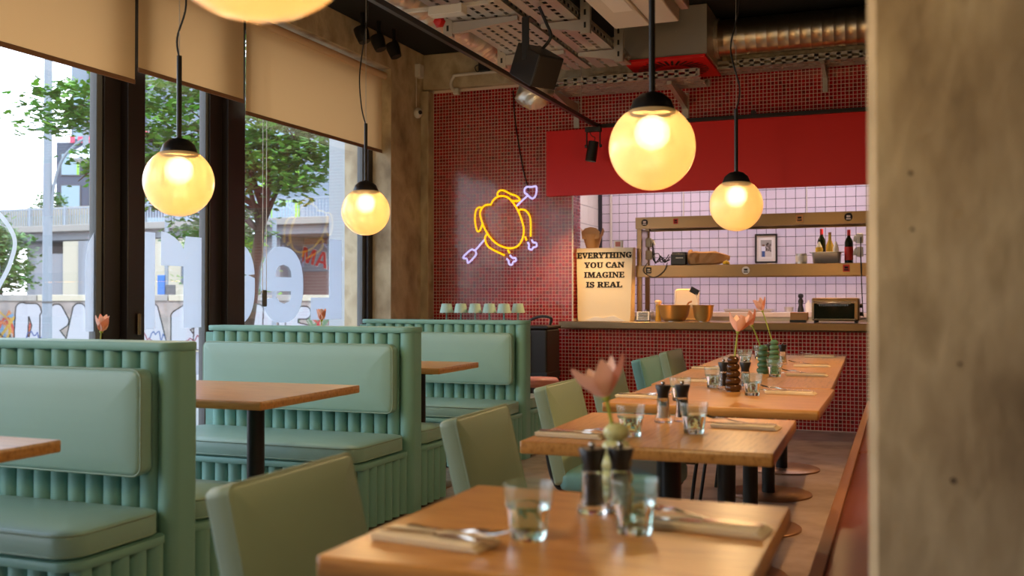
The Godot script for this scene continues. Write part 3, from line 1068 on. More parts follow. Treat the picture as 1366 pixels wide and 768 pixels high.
	part(o, "body", MB.new().lathe([Vector2(0, 0), Vector2(0.055, 0), Vector2(0.09, 0.12), Vector2(0.085, 0.12), Vector2(0.05, 0.01)], 8, Transform3D(Basis(Vector3.UP, PI / 8))), mats.kraft)
	for s in [-1.0, 1.0]:
		part(o, "flap", MB.new().prism([Vector2(-0.05, 0), Vector2(0.05, 0), Vector2(0.04, 0.05), Vector2(-0.03, 0.07)], 0, 0.002, Transform3D(Basis(Vector3.UP, PI / 2) * Basis(Vector3.RIGHT, 0.3 * s), V(0.08 * s, 0.11, 0))), mats.kraft)
	part(o, "front_flap", MB.new().prism([Vector2(-0.075, 0.0), Vector2(0.075, 0.0), Vector2(0.085, 0.06), Vector2(0.05, 0.095), Vector2(0.0, 0.105), Vector2(-0.05, 0.095), Vector2(-0.085, 0.06)], 0.0, 0.002, Transform3D(Basis(Vector3.RIGHT, -0.1), V(0, 0.08, 0.07))), mats.kraft)
	o.scale = V(1.1, 1.1, 1.0)
	o = thing("sauce_pack", "little white patterned carton standing on the lettered bag", "carton", V(-2.53, top + 0.7, zk))
	part(o, "carton", MB.new().rbox(V(0, 0.035, 0), V(0.08, 0.07, 0.05), 0.003), mats.paper_white)
	part(o, "print", MB.new().box(V(0, 0.035, 0.026), V(0.05, 0.045, 0.001)), mats.pink_seat)
	# things on the counter
	var cz := -9.42
	o = thing("card_holder", "small black and white card holder at the foot of the shelf post", "holder", V(-2.27, top, cz + 0.1))
	part(o, "card", MB.new().box(V(0, 0.05, 0), V(0.12, 0.085, 0.012), Basis(Vector3.RIGHT, -0.25)), mats.paper_white)
	var pk := MB.new()
	for i in 4:
		pk.box(V(0, 0.025 + 0.018 * i, 0.014 - 0.004 * i), V(0.09, 0.007, 0.004), Basis(Vector3.RIGHT, -0.25))
	part(o, "print", pk, mats.ink)
	part(o, "foot", MB.new().box(V(0, 0.006, 0), V(0.12, 0.012, 0.07)), mats.black_metal)
	for i in 2:
		o = thing("mixing_bowl", ["wide gleaming bowl on the counter, nearer the lettered bag", "gleaming steel bowl on the counter, right of the other bowl"][i], "bowl", V([-1.995, -1.724][i], top, cz))
		var r: float = [0.15, 0.098][i]
		part(o, "bowl", MB.new().lathe([Vector2(0, 0.004), Vector2(r * 0.6, 0.004), Vector2(r * 0.86, 0.05), Vector2(r, 0.15), Vector2(r + 0.008, 0.155), Vector2(r - 0.004, 0.155), Vector2(r * 0.82, 0.055), Vector2(r * 0.55, 0.012), Vector2(0, 0.012)], 28), mats.copper)
		part(o, "foot_ring", MB.new().lathe([Vector2(r * 0.5, 0), Vector2(r * 0.55, 0), Vector2(r * 0.55, 0.006), Vector2(r * 0.5, 0.006)], 20), mats.chrome)
	single("wooden_spoon", "wooden spoon handle sticking out of the left bowl", "spoon", MB.new().tube([V(-1.93, top + 0.06, cz), V(-1.86, top + 0.175, cz), V(-1.83, top + 0.19, cz)], 0.008, 8), mats.kraft)
	o = thing("turner", "black slotted turner standing up in the right bowl", "turner", V(-1.76, top + 0.02, cz))
	part(o, "handle", MB.new().tube([V(0.02, 0.0, 0), V(-0.03, 0.24, 0)], 0.004, 6), mats.steel)
	part(o, "blade", MB.new().rbox(V(-0.045, 0.265, 0), V(0.085, 0.055, 0.004), 0.002, Basis(Vector3.BACK, -0.5)), mats.black_metal)
	o = thing("pepper_mill", "short pale mill behind the left bowl", "mill", V(-2.165, top, cz - 0.07))
	part(o, "body", MB.new().lathe([Vector2(0, 0), Vector2(0.03, 0), Vector2(0.024, 0.05), Vector2(0.026, 0.16), Vector2(0, 0.16)], 12), mats.oil)
	part(o, "knob", MB.new().lathe([Vector2(0.02, 0.16), Vector2(0.034, 0.175), Vector2(0.034, 0.19), Vector2(0.012, 0.2), Vector2(0, 0.2)], 12), mats.napkin)
	o = thing("steel_tray", "upright steel tray leaning behind the bowls", "tray", V(-1.93, top, cz - 0.26))
	part(o, "sheet", MB.new().rslab(0.24, 0.31, 0.04, [Vector2(0, 0), Vector2(0, 0.006), Vector2(0.012, 0.012), Vector2(0.02, 0.008)], Transform3D(Basis(Vector3.RIGHT, PI / 2 - 0.12), V(0, 0.156, 0))), mats.steel)
	part(o, "slot", MB.new().rbox(V(0, 0.09, 0.026), V(0.022, 0.1, 0.006), 0.003), mats.ink)
	o = thing("glass_jar", "small clear glass standing left of the pale mill", "glass", V(-2.26, top, cz - 0.1))
	part(o, "glass", MB.new().lathe([Vector2(0, 0), Vector2(0.04, 0), Vector2(0.046, 0.11), Vector2(0.043, 0.11), Vector2(0.037, 0.006), Vector2(0, 0.006)], 16), mats.clear_glass)
	# small oven
	o = thing("toaster_oven", "small chrome grill oven on the right end of the counter", "oven", V(-0.545, top, cz - 0.02))
	part(o, "body", MB.new().rbox(V(0, 0.12, 0), V(0.40, 0.2, 0.3), 0.014), mats.steel_brushed)
	part(o, "glass_door", MB.new().rbox(V(-0.01, 0.105, 0.152), V(0.34, 0.135, 0.008), 0.006), mats.bottle_dark)
	part(o, "door_frame", MB.new().rbox(V(-0.01, 0.185, 0.153), V(0.36, 0.012, 0.01), 0.003).rbox(V(-0.01, 0.032, 0.153), V(0.36, 0.012, 0.01), 0.003), mats.chrome)
	var br := MB.new()
	for i in 14:
		br.cyl(V(-0.13 + 0.018 * i, 0.165, 0.158), V(-0.13 + 0.018 * i, 0.148, 0.158), 0.003, 5)
	part(o, "element_grille", br, mats.chrome)
	part(o, "handle", MB.new().cyl(V(-0.15, 0.172, 0.172), V(0.13, 0.172, 0.172), 0.007, 8), mats.chrome)
	for i in 2:
		part(o, "knob", MB.new().cyl(V(0.2, 0.08 + 0.07 * i, 0.08), V(0.225, 0.08 + 0.07 * i, 0.08), 0.018, 10), mats.black_metal)
	for s in [[-0.17, 0.1], [0.17, 0.1], [-0.17, -0.1], [0.17, -0.1]]:
		part(o, "foot", MB.new().cyl(V(s[0], 0, s[1]), V(s[0], 0.022, s[1]), 0.014, 8), mats.black_metal)
	o = thing("wooden_box", "small wooden box on the counter, left of the oven", "box", V(-0.86, top, cz))
	part(o, "body", MB.new().rbox(V(0, 0.055, 0), V(0.15, 0.07, 0.1), 0.003), mats.kraft)
	part(o, "base", MB.new().box(V(-0.01, 0.012, 0), V(0.14, 0.024, 0.1)), mats.black_metal)
	# mills and salt on the back worktop
	o = thing("black_pepper_mill", "tall black pepper mill on the back worktop", "mill", V(-0.945, 1.026, -10.5))
	part(o, "body", MB.new().lathe([Vector2(0, 0), Vector2(0.032, 0), Vector2(0.03, 0.03), Vector2(0.02, 0.07), Vector2(0.028, 0.11), Vector2(0.016, 0.135), Vector2(0, 0.135)], 14), mats.black_satin)
	part(o, "head", MB.new().ball(V(0, 0.16, 0), 0.028, 12), mats.black_satin)
	o = thing("salt_bottle", "small white plastic bottle beside the black pepper mill", "bottle", V(-0.87, 1.026, -10.5))
	part(o, "body", MB.new().lathe([Vector2(0, 0), Vector2(0.032, 0), Vector2(0.032, 0.08), Vector2(0.012, 0.1), Vector2(0.008, 0.12), Vector2(0, 0.12)], 12), mats.paper_white)
	o = thing("steel_cup", "small steel cup on the back worktop left of the black mill", "cup", V(-1.06, 1.026, -10.5))
	part(o, "cup", MB.new().lathe([Vector2(0, 0), Vector2(0.04, 0), Vector2(0.046, 0.05), Vector2(0.043, 0.05), Vector2(0.036, 0.005), Vector2(0, 0.005)], 14), mats.steel)
	o = thing("shallow_tray", "long shallow pale tray on the back worktop", "tray", V(-1.45, 1.026, -10.5))
	part(o, "tray", MB.new().rslab(0.5, 0.3, 0.03, [Vector2(0.02, 0), Vector2(0, 0.03), Vector2(0.008, 0.03), Vector2(0.024, 0.006)]), mats.steel)

const KIT_E := 1.15
const WARMER_E := 0.5

func leaf_mesh() -> ArrayMesh:
	# lobed leaf, folded along its midrib
	var m := MB.new()
	var o := [Vector2(0, 0), Vector2(0.3, 0.1), Vector2(0.5, 0.45), Vector2(0.26, 0.5), Vector2(0.3, 0.8), Vector2(0.0, 1.0)]
	for s in [-1.0, 1.0]:
		var pts := []
		for p in o:
			pts.append(V(p.x * s, p.y, absf(p.x) * 0.35))
		var q := V(-0.35 * s, 0, 1).normalized()
		var f := m.v.size()
		for p in pts:
			m.vert(p, q)
		for k in [[0, 1, 2], [0, 2, 3], [0, 3, 4], [0, 4, 5]]:
			m.tri(f + k[0], f + k[1], f + k[2])
	return m.mesh()

func tree(called: String, label: String, base: Vector3, h: float, lean: Vector3, r0: float, blobs: Array, nleaf: int, ls: float, tint: Color, sd: int) -> void:
	var rg := RandomNumberGenerator.new()
	rg.seed = sd
	var o := thing(called, label, "tree", base, 0, "trees in the street")
	var b := MB.new()
	var top := V(lean.x, h, lean.z)
	var tr := curve([V(0, -0.1, 0), top * 0.35 + V(0.03, 0, 0), top * 0.7 - V(0.04, 0, 0.03), top], 4)
	var rr := []
	for i in tr.size():
		rr.append(r0 * (1.0 - 0.6 * i / tr.size()))
	b.tube(tr, rr, 8)
	for q in blobs:
		var t0: Vector3 = tr[int(tr.size() * rg.randf_range(0.5, 0.85))]
		var c: Vector3 = q[0]
		b.tube(curve([t0, (t0 + c) / 2 + V(0, 0.15, 0), c], 4), [r0 * 0.45, r0 * 0.4, r0 * 0.36, r0 * 0.3, r0 * 0.26, r0 * 0.22, r0 * 0.18, r0 * 0.14, r0 * 0.08], 6)
		for k in 3:
			var e: Vector3 = c + V(rg.randfn(0, 0.5), rg.randfn(0.1, 0.35), rg.randfn(0, 0.5)) * q[1]
			b.tube([c, (c + e) / 2 + V(0, 0.05, 0), e], [r0 * 0.16, r0 * 0.12, r0 * 0.06], 5)
	part(o, "trunk", b, mats.bark)
	var xfs := []
	var cols := []
	var vol := 0.0
	for q in blobs:
		vol += q[1] * q[1]
	for q in blobs:
		var cnt := int(nleaf * q[1] * q[1] / vol)
		# leaves sit in sprays
		var left := cnt
		while left > 0:
			var d: Vector3 = V(rg.randfn(), rg.randfn(), rg.randfn()).normalized() * pow(rg.randf(), 0.45) * q[1]
			var cp: Vector3 = q[0] + V(d.x, d.y * q[2], d.z)
			var n := rg.randi_range(8, 18)
			for k in n:
				var p := cp + V(rg.randfn(0, 0.16), rg.randfn(0, 0.05), rg.randfn(0, 0.16)) * (ls * 9.0)
				var bs := Basis(Vector3.UP, rg.randf() * TAU) * Basis(Vector3.RIGHT, rg.randf_range(0.9, 2.2)) * Basis(Vector3.BACK, rg.randfn(0, 0.4))
				var s := ls * rg.randf_range(0.7, 1.3)
				xfs.append(Transform3D(bs.scaled(V(s, s, s)), p))
				var g := rg.randf_range(0.55, 1.35)
				var c := tint.srgb_to_linear()
				cols.append(Color(c.r * g * rg.randf_range(0.8, 1.4), c.g * g, c.b * g * 0.8))
			left -= n
	multi(o, "foliage", leaf_mesh(), mats.leaf, xfs, cols)

func graffiti_image() -> Image:
	# sprayed lettering: fat outlined shapes over a pale stained wall; 1024 x 128 for 10 m x 1.25 m
	var w := 1024
	var h := 128
	var im := Image.create(w, h, false, Image.FORMAT_RGB8)
	var rg := RandomNumberGenerator.new()
	rg.seed = 5
	im.fill(C8(206, 196, 186))
	var fn := FastNoiseLite.new()
	fn.frequency = 0.02
	for y in h:
		for x in w:
			var k := 0.9 + 0.16 * fn.get_noise_2d(x, y)
			im.set_pixel(x, y, Color(0.82 * k, 0.77 * k, 0.73 * k))
	var dab := func(x: float, y: float, r: float, c: Color):
		for j in range(int(maxf(0, y - r)), int(minf(h - 1, y + r)) + 1):
			for i in range(int(maxf(0, x - r)), int(minf(w - 1, x + r)) + 1):
				if Vector2(i - x, j - y).length() <= r:
					im.set_pixel(i, j, c)
	var stroke := func(pts: Array, r: float, c: Color):
		for k in pts.size() - 1:
			var a: Vector2 = pts[k]
			var b: Vector2 = pts[k + 1]
			var n := int(a.distance_to(b) / maxf(1.0, r * 0.5)) + 1
			for i in n + 1:
				var p := a.lerp(b, float(i) / n)
				dab.call(p.x, p.y, r, c)
	# red and orange swirls
	for s in 26:
		var x := rg.randf_range(330, 640)
		var c: Color = [C8(204, 84, 66), C8(222, 130, 80), C8(196, 60, 60), C8(120, 160, 190), C8(110, 150, 110), C8(214, 170, 70)][rg.randi() % 6]
		var pts := []
		for i in 7:
			pts.append(Vector2(x + i * 12 + rg.randf_range(-8, 8), 70 + sin(i * 1.1 + s) * rg.randf_range(15, 50)))
		stroke.call(pts, rg.randf_range(1.5, 4), c)
	# fat white letters with black outlines
	var letters := [[24, 0], [84, 3], [150, 2], [214, 0], [270, 3], [330, 1], [640, 3], [706, 0], [770, 2], [836, 3], [900, 0], [960, 2]]
	for l in letters:
		var x: float = l[0]
		var sh: Array = [[Vector2(x, 118), Vector2(x, 40), Vector2(x + 26, 24), Vector2(x + 40, 50), Vector2(x + 10, 70), Vector2(x + 42, 112)], [Vector2(x + 40, 30), Vector2(x + 6, 30), Vector2(x + 4, 70), Vector2(x + 40, 78), Vector2(x + 34, 114), Vector2(x, 112)], [Vector2(x, 116), Vector2(x + 20, 22), Vector2(x + 44, 116), Vector2(x + 30, 80), Vector2(x + 10, 80)], [Vector2(x + 4, 20), Vector2(x, 110), Vector2(x + 36, 104), Vector2(x + 46, 60), Vector2(x + 34, 22), Vector2(x + 4, 22)], [Vector2(x, 26), Vector2(x + 46, 26), Vector2(x + 22, 26), Vector2(x + 20, 112), Vector2(x + 40, 112)]][l[1]]
		stroke.call(sh, 19.0, C8(28, 28, 30))
		stroke.call(sh, 16.0, C8(214, 216, 222))
	for s in 12:
		var x := rg.randf_range(30, 1000)
		var pts := []
		for i in 9:
			pts.append(Vector2(x + i * 5, 90 + rg.randf_range(-16, 16)))
		stroke.call(pts, 1.3, [C8(40, 40, 44), C8(60, 90, 160), C8(150, 40, 60)][s % 3])
	for y in h:
		for x in w:
			var c := im.get_pixel(x, y)
			im.set_pixel(x, y, Color(c.r * 0.78, c.g * 0.78, c.b * 0.78))
	return im

func exterior() -> void:
	struct("ground_street", MB.new().box(V(-34.9, -0.22, -28), V(60, 0.2, 90)), mats.asphalt)
	struct("ground_pavement", MB.new().rbox(V(-7.45, -0.07, -12), V(5.3, 0.14, 42), 0.02), mats.pavement)
	# white outer reveal of the own building beside the third pane
	struct("wall_outer", MB.new().box(V(-5.0, 2.0, -8.78), V(0.44, 4.4, 0.4)), mats.plaster_out)
	# graffiti wall
	var a := V(-24.5, 0, -15.55)
	var d := V(5.34, 0, -3.13).normalized()
	var gw := thing("graffiti_wall", "low wall covered in sprayed lettering across the street", "wall", a + d * 9.0 + V(0, -0.12, 0), atan2(-d.z, d.x))
	var gm := mat("graffiti", Color.WHITE, 0.85)
	gm.albedo_texture = ImageTexture.create_from_image(graffiti_image())
	part(gw, "core", MB.new().box(V(0, 0.62, 0), V(18, 1.24, 0.25)), mats.wall_cream)
	for k in 2:
		var q := PlaneMesh.new()
		q.orientation = PlaneMesh.FACE_Z
		q.size = Vector2(9, 1.2)
		part(gw, "painted_face", q, gm, V(-4.5 + 9 * k, 0.63, 0.127))
	for k in 12:
		part(gw, "coping", MB.new().rbox(V(-8.25 + 1.5 * k, 1.31, 0), V(1.48, 0.15, 0.34), 0.015), mats.pavement if k % 2 else mats.wall_cream)
	# cream building under the viaduct
	var cb := thing("cream_building", "cream rendered building with a small window under the viaduct", "building", V(-29, 0, -33.2))
	part(cb, "wall", MB.new().box(V(0, 1.75, -1.0), V(8.0, 3.7, 2.4)), mats.wall_cream)
	part(cb, "side_wall", MB.new().box(V(-4.9, 1.5, -0.6), V(1.7, 3.2, 1.2)), mats.viaduct)
	part(cb, "pilaster", MB.new().box(V(-2.75, 1.8, 0.26), V(0.6, 3.6, 0.14)), mats.viaduct)
	var w := part(cb, "window", MB.new().rbox(V(-1.25, 2.25, 0.22), V(1.15, 0.95, 0.1), 0.02), mats.frame_grey)
	part(w, "glass", MB.new().box(V(-1.52, 2.27, 0.28), V(0.48, 0.78, 0.02)), mats.far_window)
	part(w, "glass", MB.new().box(V(-0.98, 2.27, 0.28), V(0.48, 0.78, 0.02)), mats.building_dark)
	part(w, "sill", MB.new().box(V(-1.25, 1.74, 0.3), V(1.3, 0.07, 0.2)), mats.viaduct)
	for i in 2:
		part(cb, "vent", MB.new().box(V(-1.55 + 0.3 * i, 2.98, 0.22), V(0.16, 0.16, 0.06)), mats.frame_dark)
	w = part(cb, "window", MB.new().rbox(V(2.6, 2.25, 0.22), V(0.9, 0.95, 0.1), 0.02), mats.frame_grey)
	part(w, "glass", MB.new().box(V(2.6, 2.27, 0.28), V(0.76, 0.78, 0.02)), mats.building_dark)
	part(cb, "sprayed_tag", text_mesh("yo  YONE", 0.5, 0.02), mats.lamp_grey, V(-0.9, 1.15, 0.22))
	# railway viaduct
	var vd := thing("viaduct", "grey concrete railway viaduct with a slatted railing", "bridge", V(-26, 0, -34.0))
	part(vd, "deck", MB.new().rbox(V(0, 3.98, -1.5), V(46, 0.62, 4.4), 0.03), mats.viaduct)
	part(vd, "edge_beam", MB.new().rbox(V(0, 4.16, 0.85), V(46, 0.28, 0.35), 0.03), mats.pavement)
	for x in [-21.0, -9.4, 2.6, 9.6, 16.0]:
		part(vd, "pier", MB.new().box(V(x, 1.8, -1.6), V(1.1, 3.9, 3.4)), mats.viaduct)
	part(vd, "top_rail", MB.new().box(V(0, 5.02, 0.85), V(46, 0.06, 0.06)), mats.rail)
	var slat := MB.new().box(V(0, 4.64, 0.85), V(0.035, 0.72, 0.035)).mesh()
	var xfs := []
	for i in 330:
		xfs.append(Transform3D(Basis(), V(-23 + 0.14 * i, 0, 0)))
	multi(vd, "balusters", slat, mats.rail, xfs)
	var post := MB.new().box(V(0, 4.55, 0.9), V(0.09, 1.1, 0.09)).mesh()
	for i in 24:
		part(vd, "post", post, mats.rail, V(-22.6 + 1.95 * i, 0, 0))
	part(vd, "noise_screen", MB.new().box(V(-8.3, 4.7, 0.6), V(5.4, 0.8, 0.06)), mats.wall_cream)
	# dark space and painted back wall under the viaduct
	var uw := thing("underpass_wall", "dark painted wall in the shade under the viaduct", "wall", V(-20.0, 0, -35.2))
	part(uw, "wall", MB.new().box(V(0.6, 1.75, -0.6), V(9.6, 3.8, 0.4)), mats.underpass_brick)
	for k in 3:
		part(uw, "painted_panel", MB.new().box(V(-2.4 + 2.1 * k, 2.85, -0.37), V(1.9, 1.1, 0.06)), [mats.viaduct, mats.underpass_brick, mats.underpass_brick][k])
	var sp := text_mesh("SMAL", 0.9, 0.02, false, 1.0)
	var mi := part(uw, "sprayed_word", sp, mats.paper_white, V(-2.3, 2.85, -0.32))
	mi.rotation.z = -0.25
	sp = text_mesh("SMAL", 0.86, 0.02, false, 0.2)
	mi = part(uw, "sprayed_word", sp, mats.label_red, V(-2.3, 2.85, -0.305))
	mi.rotation.z = -0.25
	for k in 2:
		part(uw, "yellow_figure", MB.new().tube(curve([V(0.1 + 2.2 * k, 3.2, -0.32), V(-0.1 + 2.2 * k, 2.8, -0.32), V(0.25 + 2.2 * k, 2.6, -0.32), V(0.4 + 2.2 * k, 2.9, -0.32)], 5), 0.1, 6), mats.yellow_plastic)
	part(uw, "purple_tag", MB.new().tube(curve([V(0.9, 1.9, -0.36), V(1.2, 2.15, -0.36), V(1.4, 1.85, -0.36), V(1.7, 2.1, -0.36), V(1.9, 1.9, -0.36)], 5), 0.12, 6), mat("purple", C8(120, 90, 190), 0.7))
	part(uw, "notice", MB.new().box(V(1.8, 1.25, -0.36), V(1.4, 0.5, 0.04)), mats.paper_white)
	part(uw, "teal_bin", MB.new().rbox(V(0.4, 0.3, 0.2), V(0.9, 0.7, 0.6), 0.05), mat("bin_teal", C8(60, 170, 140), 0.6))
	# dark tower with windows
	var tw := thing("street_tower", "tall dark office block with pale square windows and a pink roof sign", "building", V(-53.27, 0, -59.7), 0.37)
	part(tw, "wall", MB.new().box(V(2, 6.4, -4), V(15, 12.8, 8)), mats.building_dark)
	part(tw, "upper_storeys", MB.new().box(V(2.2, 15.5, -4.4), V(14.0, 6.4, 7)), mats.building_grey)
	for r in 5:
		for c in 7:
			var x := -4.4 + 2.1 * c
			var y := 4.1 + 2.35 * r
			if y > 12.0:
				continue
			var ww := part(tw, "window", MB.new().box(V(x, y, 0.02), V(1.5, 1.7, 0.1)), mats.frame_grey)
			part(ww, "glass", MB.new().box(V(x, y, 0.08), V(1.34, 1.54, 0.04)), mats.far_window)
			if (r + c) % 3 == 0:
				part(ww, "green_blind", MB.new().box(V(x + 0.55, y, 0.12), V(0.16, 1.5, 0.04)), mats.green_frame)
	for c in 9:
		part(tw, "cladding_rib", MB.new().box(V(-3.4 + 1.4 * c, 15.5, -0.82), V(0.12, 6.2, 0.16)), mats.building_dark)
	for k in 2:
		part(tw, "upper_window", MB.new().box(V(-4.2, 13.9 + 2.6 * k, -0.84), V(0.7, 1.5, 0.14)), mats.far_window)
	sp = text_mesh("Diner", 1.3, 0.1)
	part(tw, "roof_sign", sp, mats.sign_pink, V(0.4, 13.3, 0.3))
	for k in 5:
		part(tw, "roof_sign_mark", MB.new().box(V(-4.2 + 0.6 * k, 12.95, 0.3), V(0.34, 0.45, 0.1)), mats.sign_pink)
	# grey block with green window frames
	var gb := thing("street_office_block", "grey office block with green framed windows behind the tree", "building", V(-35.2, 0, -51))
	part(gb, "wall", MB.new().box(V(-1.0, 7.5, -3), V(7.0, 15.2, 6)), mats.building_grey)
	for r in 4:
		for c in 3:
			var x := -3.4 + 2.3 * c
			var y := 6.0 + 2.9 * r
			var ww := part(gb, "window", MB.new().box(V(x, y, 0.02), V(1.9, 2.0, 0.12)), mats.green_frame)
			part(ww, "glass", MB.new().box(V(x - 0.08, y, 0.08), V(1.55, 1.8, 0.06)), mats.far_window)
	# street lamp
	var lp := thing("street_lamp", "tall grey street lamp with a curved arm and dome shade", "street lamp", V(-15.75, -0.12, -15.35), atan2(0.2, 0.58))
	part(lp, "pole", MB.new().cyl(V(0, 0, 0), V(0, 6.4, 0), 0.095, 14, 0.075), mats.lamp_grey)
	part(lp, "collar", MB.new().cyl(V(0, 1.2, 0), V(0, 1.24, 0), 0.1, 14), mats.frame_grey)
	part(lp, "arm", MB.new().tube(curve([V(0.08, 2.9, 0), V(0.12, 3.5, 0), V(0.3, 4.05, 0), V(0.62, 4.38, 0), V(0.75, 4.42, 0)], 6), 0.03, 8), mats.lamp_grey)
	part(lp, "ring_rail", MB.new().tube([V(-0.2, 4.64, 0.05), V(0.8, 4.68, 0.05), V(0.86, 4.66, 0), V(0.8, 4.68, -0.05), V(-0.2, 4.64, -0.05), V(-0.26, 4.63, 0)], 0.024, 6, true), mats.lamp_grey)
	part(lp, "hanger", MB.new().cyl(V(0.76, 4.66, 0), V(0.76, 4.3, 0), 0.06, 10), mats.lamp_grey)
	part(lp, "shade", MB.new().lathe([Vector2(0.0, 4.0), Vector2(0.2, 3.98), Vector2(0.31, 4.02), Vector2(0.28, 4.13), Vector2(0.16, 4.24), Vector2(0.06, 4.3)], 18, Transform3D(Basis(), V(0.76, 0, 0))), mats.chrome)
	lp = thing("street_lamp", "smaller street lamp with a hooked arm behind the main tree", "street lamp", V(-12.75, -0.12, -18.7))
	part(lp, "pole", MB.new().cyl(V(0, 0, 0), V(0, 3.0, 0), 0.05, 10), mats.lamp_grey)
	part(lp, "arm", MB.new().tube(curve([V(0, 2.9, 0), V(-0.15, 3.1, 0.05), V(-0.42, 3.1, 0.1)], 5), 0.025, 6), mats.lamp_grey)
	part(lp, "shade", MB.new().lathe([Vector2(0, 2.66), Vector2(0.16, 2.68), Vector2(0.1, 2.82), Vector2(0.03, 3.08)], 12, Transform3D(Basis(), V(-0.42, 0, 0.1))), mats.chrome)
	lp = thing("traffic_sign", "grey post with small blue street signs behind the lettering", "sign", V(-17.63, -0.12, -21.07))
	part(lp, "pole", MB.new().cyl(V(0, 0, 0), V(0, 4.4, 0), 0.05, 10), mats.lamp_grey)
	part(lp, "plate", MB.new().rbox(V(-0.1, 1.65, 0.08), V(0.22, 0.5, 0.03), 0.01), mat("sign_blue", C8(50, 110, 190), 0.5))
	part(lp, "plate", MB.new().rbox(V(0.2, 1.5, 0.08), V(0.3, 0.3, 0.03), 0.01), mats.frame_grey)
	var fp := thing("wooden_stake", "pale wooden stake standing beside the far graffiti", "stake", V(-15.2, -0.12, -20.0))
	part(fp, "stake", MB.new().rbox(V(0, 0.75, 0), V(0.11, 1.5, 0.08), 0.01), mats.kraft)
	# trees
	tree("street_tree", "leafy maple with a dark slanting trunk right outside the windows", V(-8.0, 0, -10.86), 2.9, V(0.5, 0, -0.1), 0.1, [[V(0.2, 3.0, 0.3), 1.25, 0.62], [V(-0.75, 2.75, 0.6), 0.8, 0.7], [V(-1.2, 3.42, 1.55), 0.62, 0.6], [V(0.75, 3.0, -0.4), 0.9, 0.55], [V(-0.2, 4.0, 0.2), 1.4, 0.7], [V(-0.5, 2.1, -0.35), 0.6, 0.5], [V(-0.85, 2.75, 1.35), 0.3, 0.7]], 9000, 0.1, C8(92, 138, 52), 3)
	tree("street_bush_tree", "bright green round tree across the street behind the lettering", V(-17.0, 0, -22.4), 1.8, V(0, 0, 0), 0.08, [[V(0, 2.3, 0), 1.0, 0.9], [V(0.7, 1.7, 0), 0.8, 0.9], [V(0.5, 2.9, 0), 0.7, 0.8]], 3500, 0.12, C8(128, 168, 70), 4)
	tree("far_tree", "dark green tree at the left edge, in front of the viaduct", V(-26.5, 0, -23.9), 2.4, V(0, 0, 0), 0.15, [[V(0, 2.6, 0), 1.0, 1.0], [V(0.5, 1.9, 0.3), 0.8, 0.8], [V(-0.8, 3.0, 0), 1.0, 0.9]], 3500, 0.16, C8(90, 128, 70), 5)
	tree("distant_tree", "small rounded tree above the viaduct railing", V(-40.5, 0, -39.5), 4.5, V(0, 0, 0), 0.15, [[V(0, 5.4, 0), 0.85, 1.0], [V(0.1, 6.1, 0), 0.6, 0.9]], 1400, 0.16, C8(96, 140, 84), 6)
	tree("distant_tree", "light tree behind the viaduct railing right of the maple", V(-21.5, 0, -40.0), 4.5, V(0, 0, 0), 0.15, [[V(0, 5.0, 0), 1.1, 0.8]], 900, 0.16, C8(150, 180, 110), 8)

func rot(ax: Vector3, a: float, o := Vector3.ZERO) -> Transform3D:
	return Transform3D(Basis(ax, a), o)

# seat or back pad with soft edges: w by d in the xz plane, thickness t upwards
func pad(w: float, d: float, t: float, rc: float, puff := 0.012, xf := Transform3D(), edge := 0.018) -> MB:
	var e := minf(edge, t * 0.45)
	var pr := [Vector2(e, 0.0), Vector2(e * 0.3, e * 0.3), Vector2(0, e), Vector2(0, t - e), Vector2(e * 0.3, t - e * 0.3), Vector2(e, t), Vector2(e + 0.06, t + puff * 0.7), Vector2(minf(w, d) * 0.4, t + puff)]
	return MB.new().rslab(w, d, rc, pr, xf, 6)

# thin corded seam round a pad's front edge, at height y of the pad
func seam(w: float, d: float, rc: float, y: float, xf: Transform3D) -> MB:
	var pts := []
	for q in MB.rrect(w - 0.004, d - 0.004, rc, 5):
		pts.append(xf * V(q.x, y, q.y))
	return MB.new().tube(pts, 0.0042, 6, true)

func half_round(r: float, h: float) -> ArrayMesh:
	# upright half cylinder bulging towards +z, standing on y = 0
	return MB.new().lathe([Vector2(0, 0), Vector2(r, 0), Vector2(r, h), Vector2(0, h)], 10, Transform3D(), PI, 0.0).mesh()

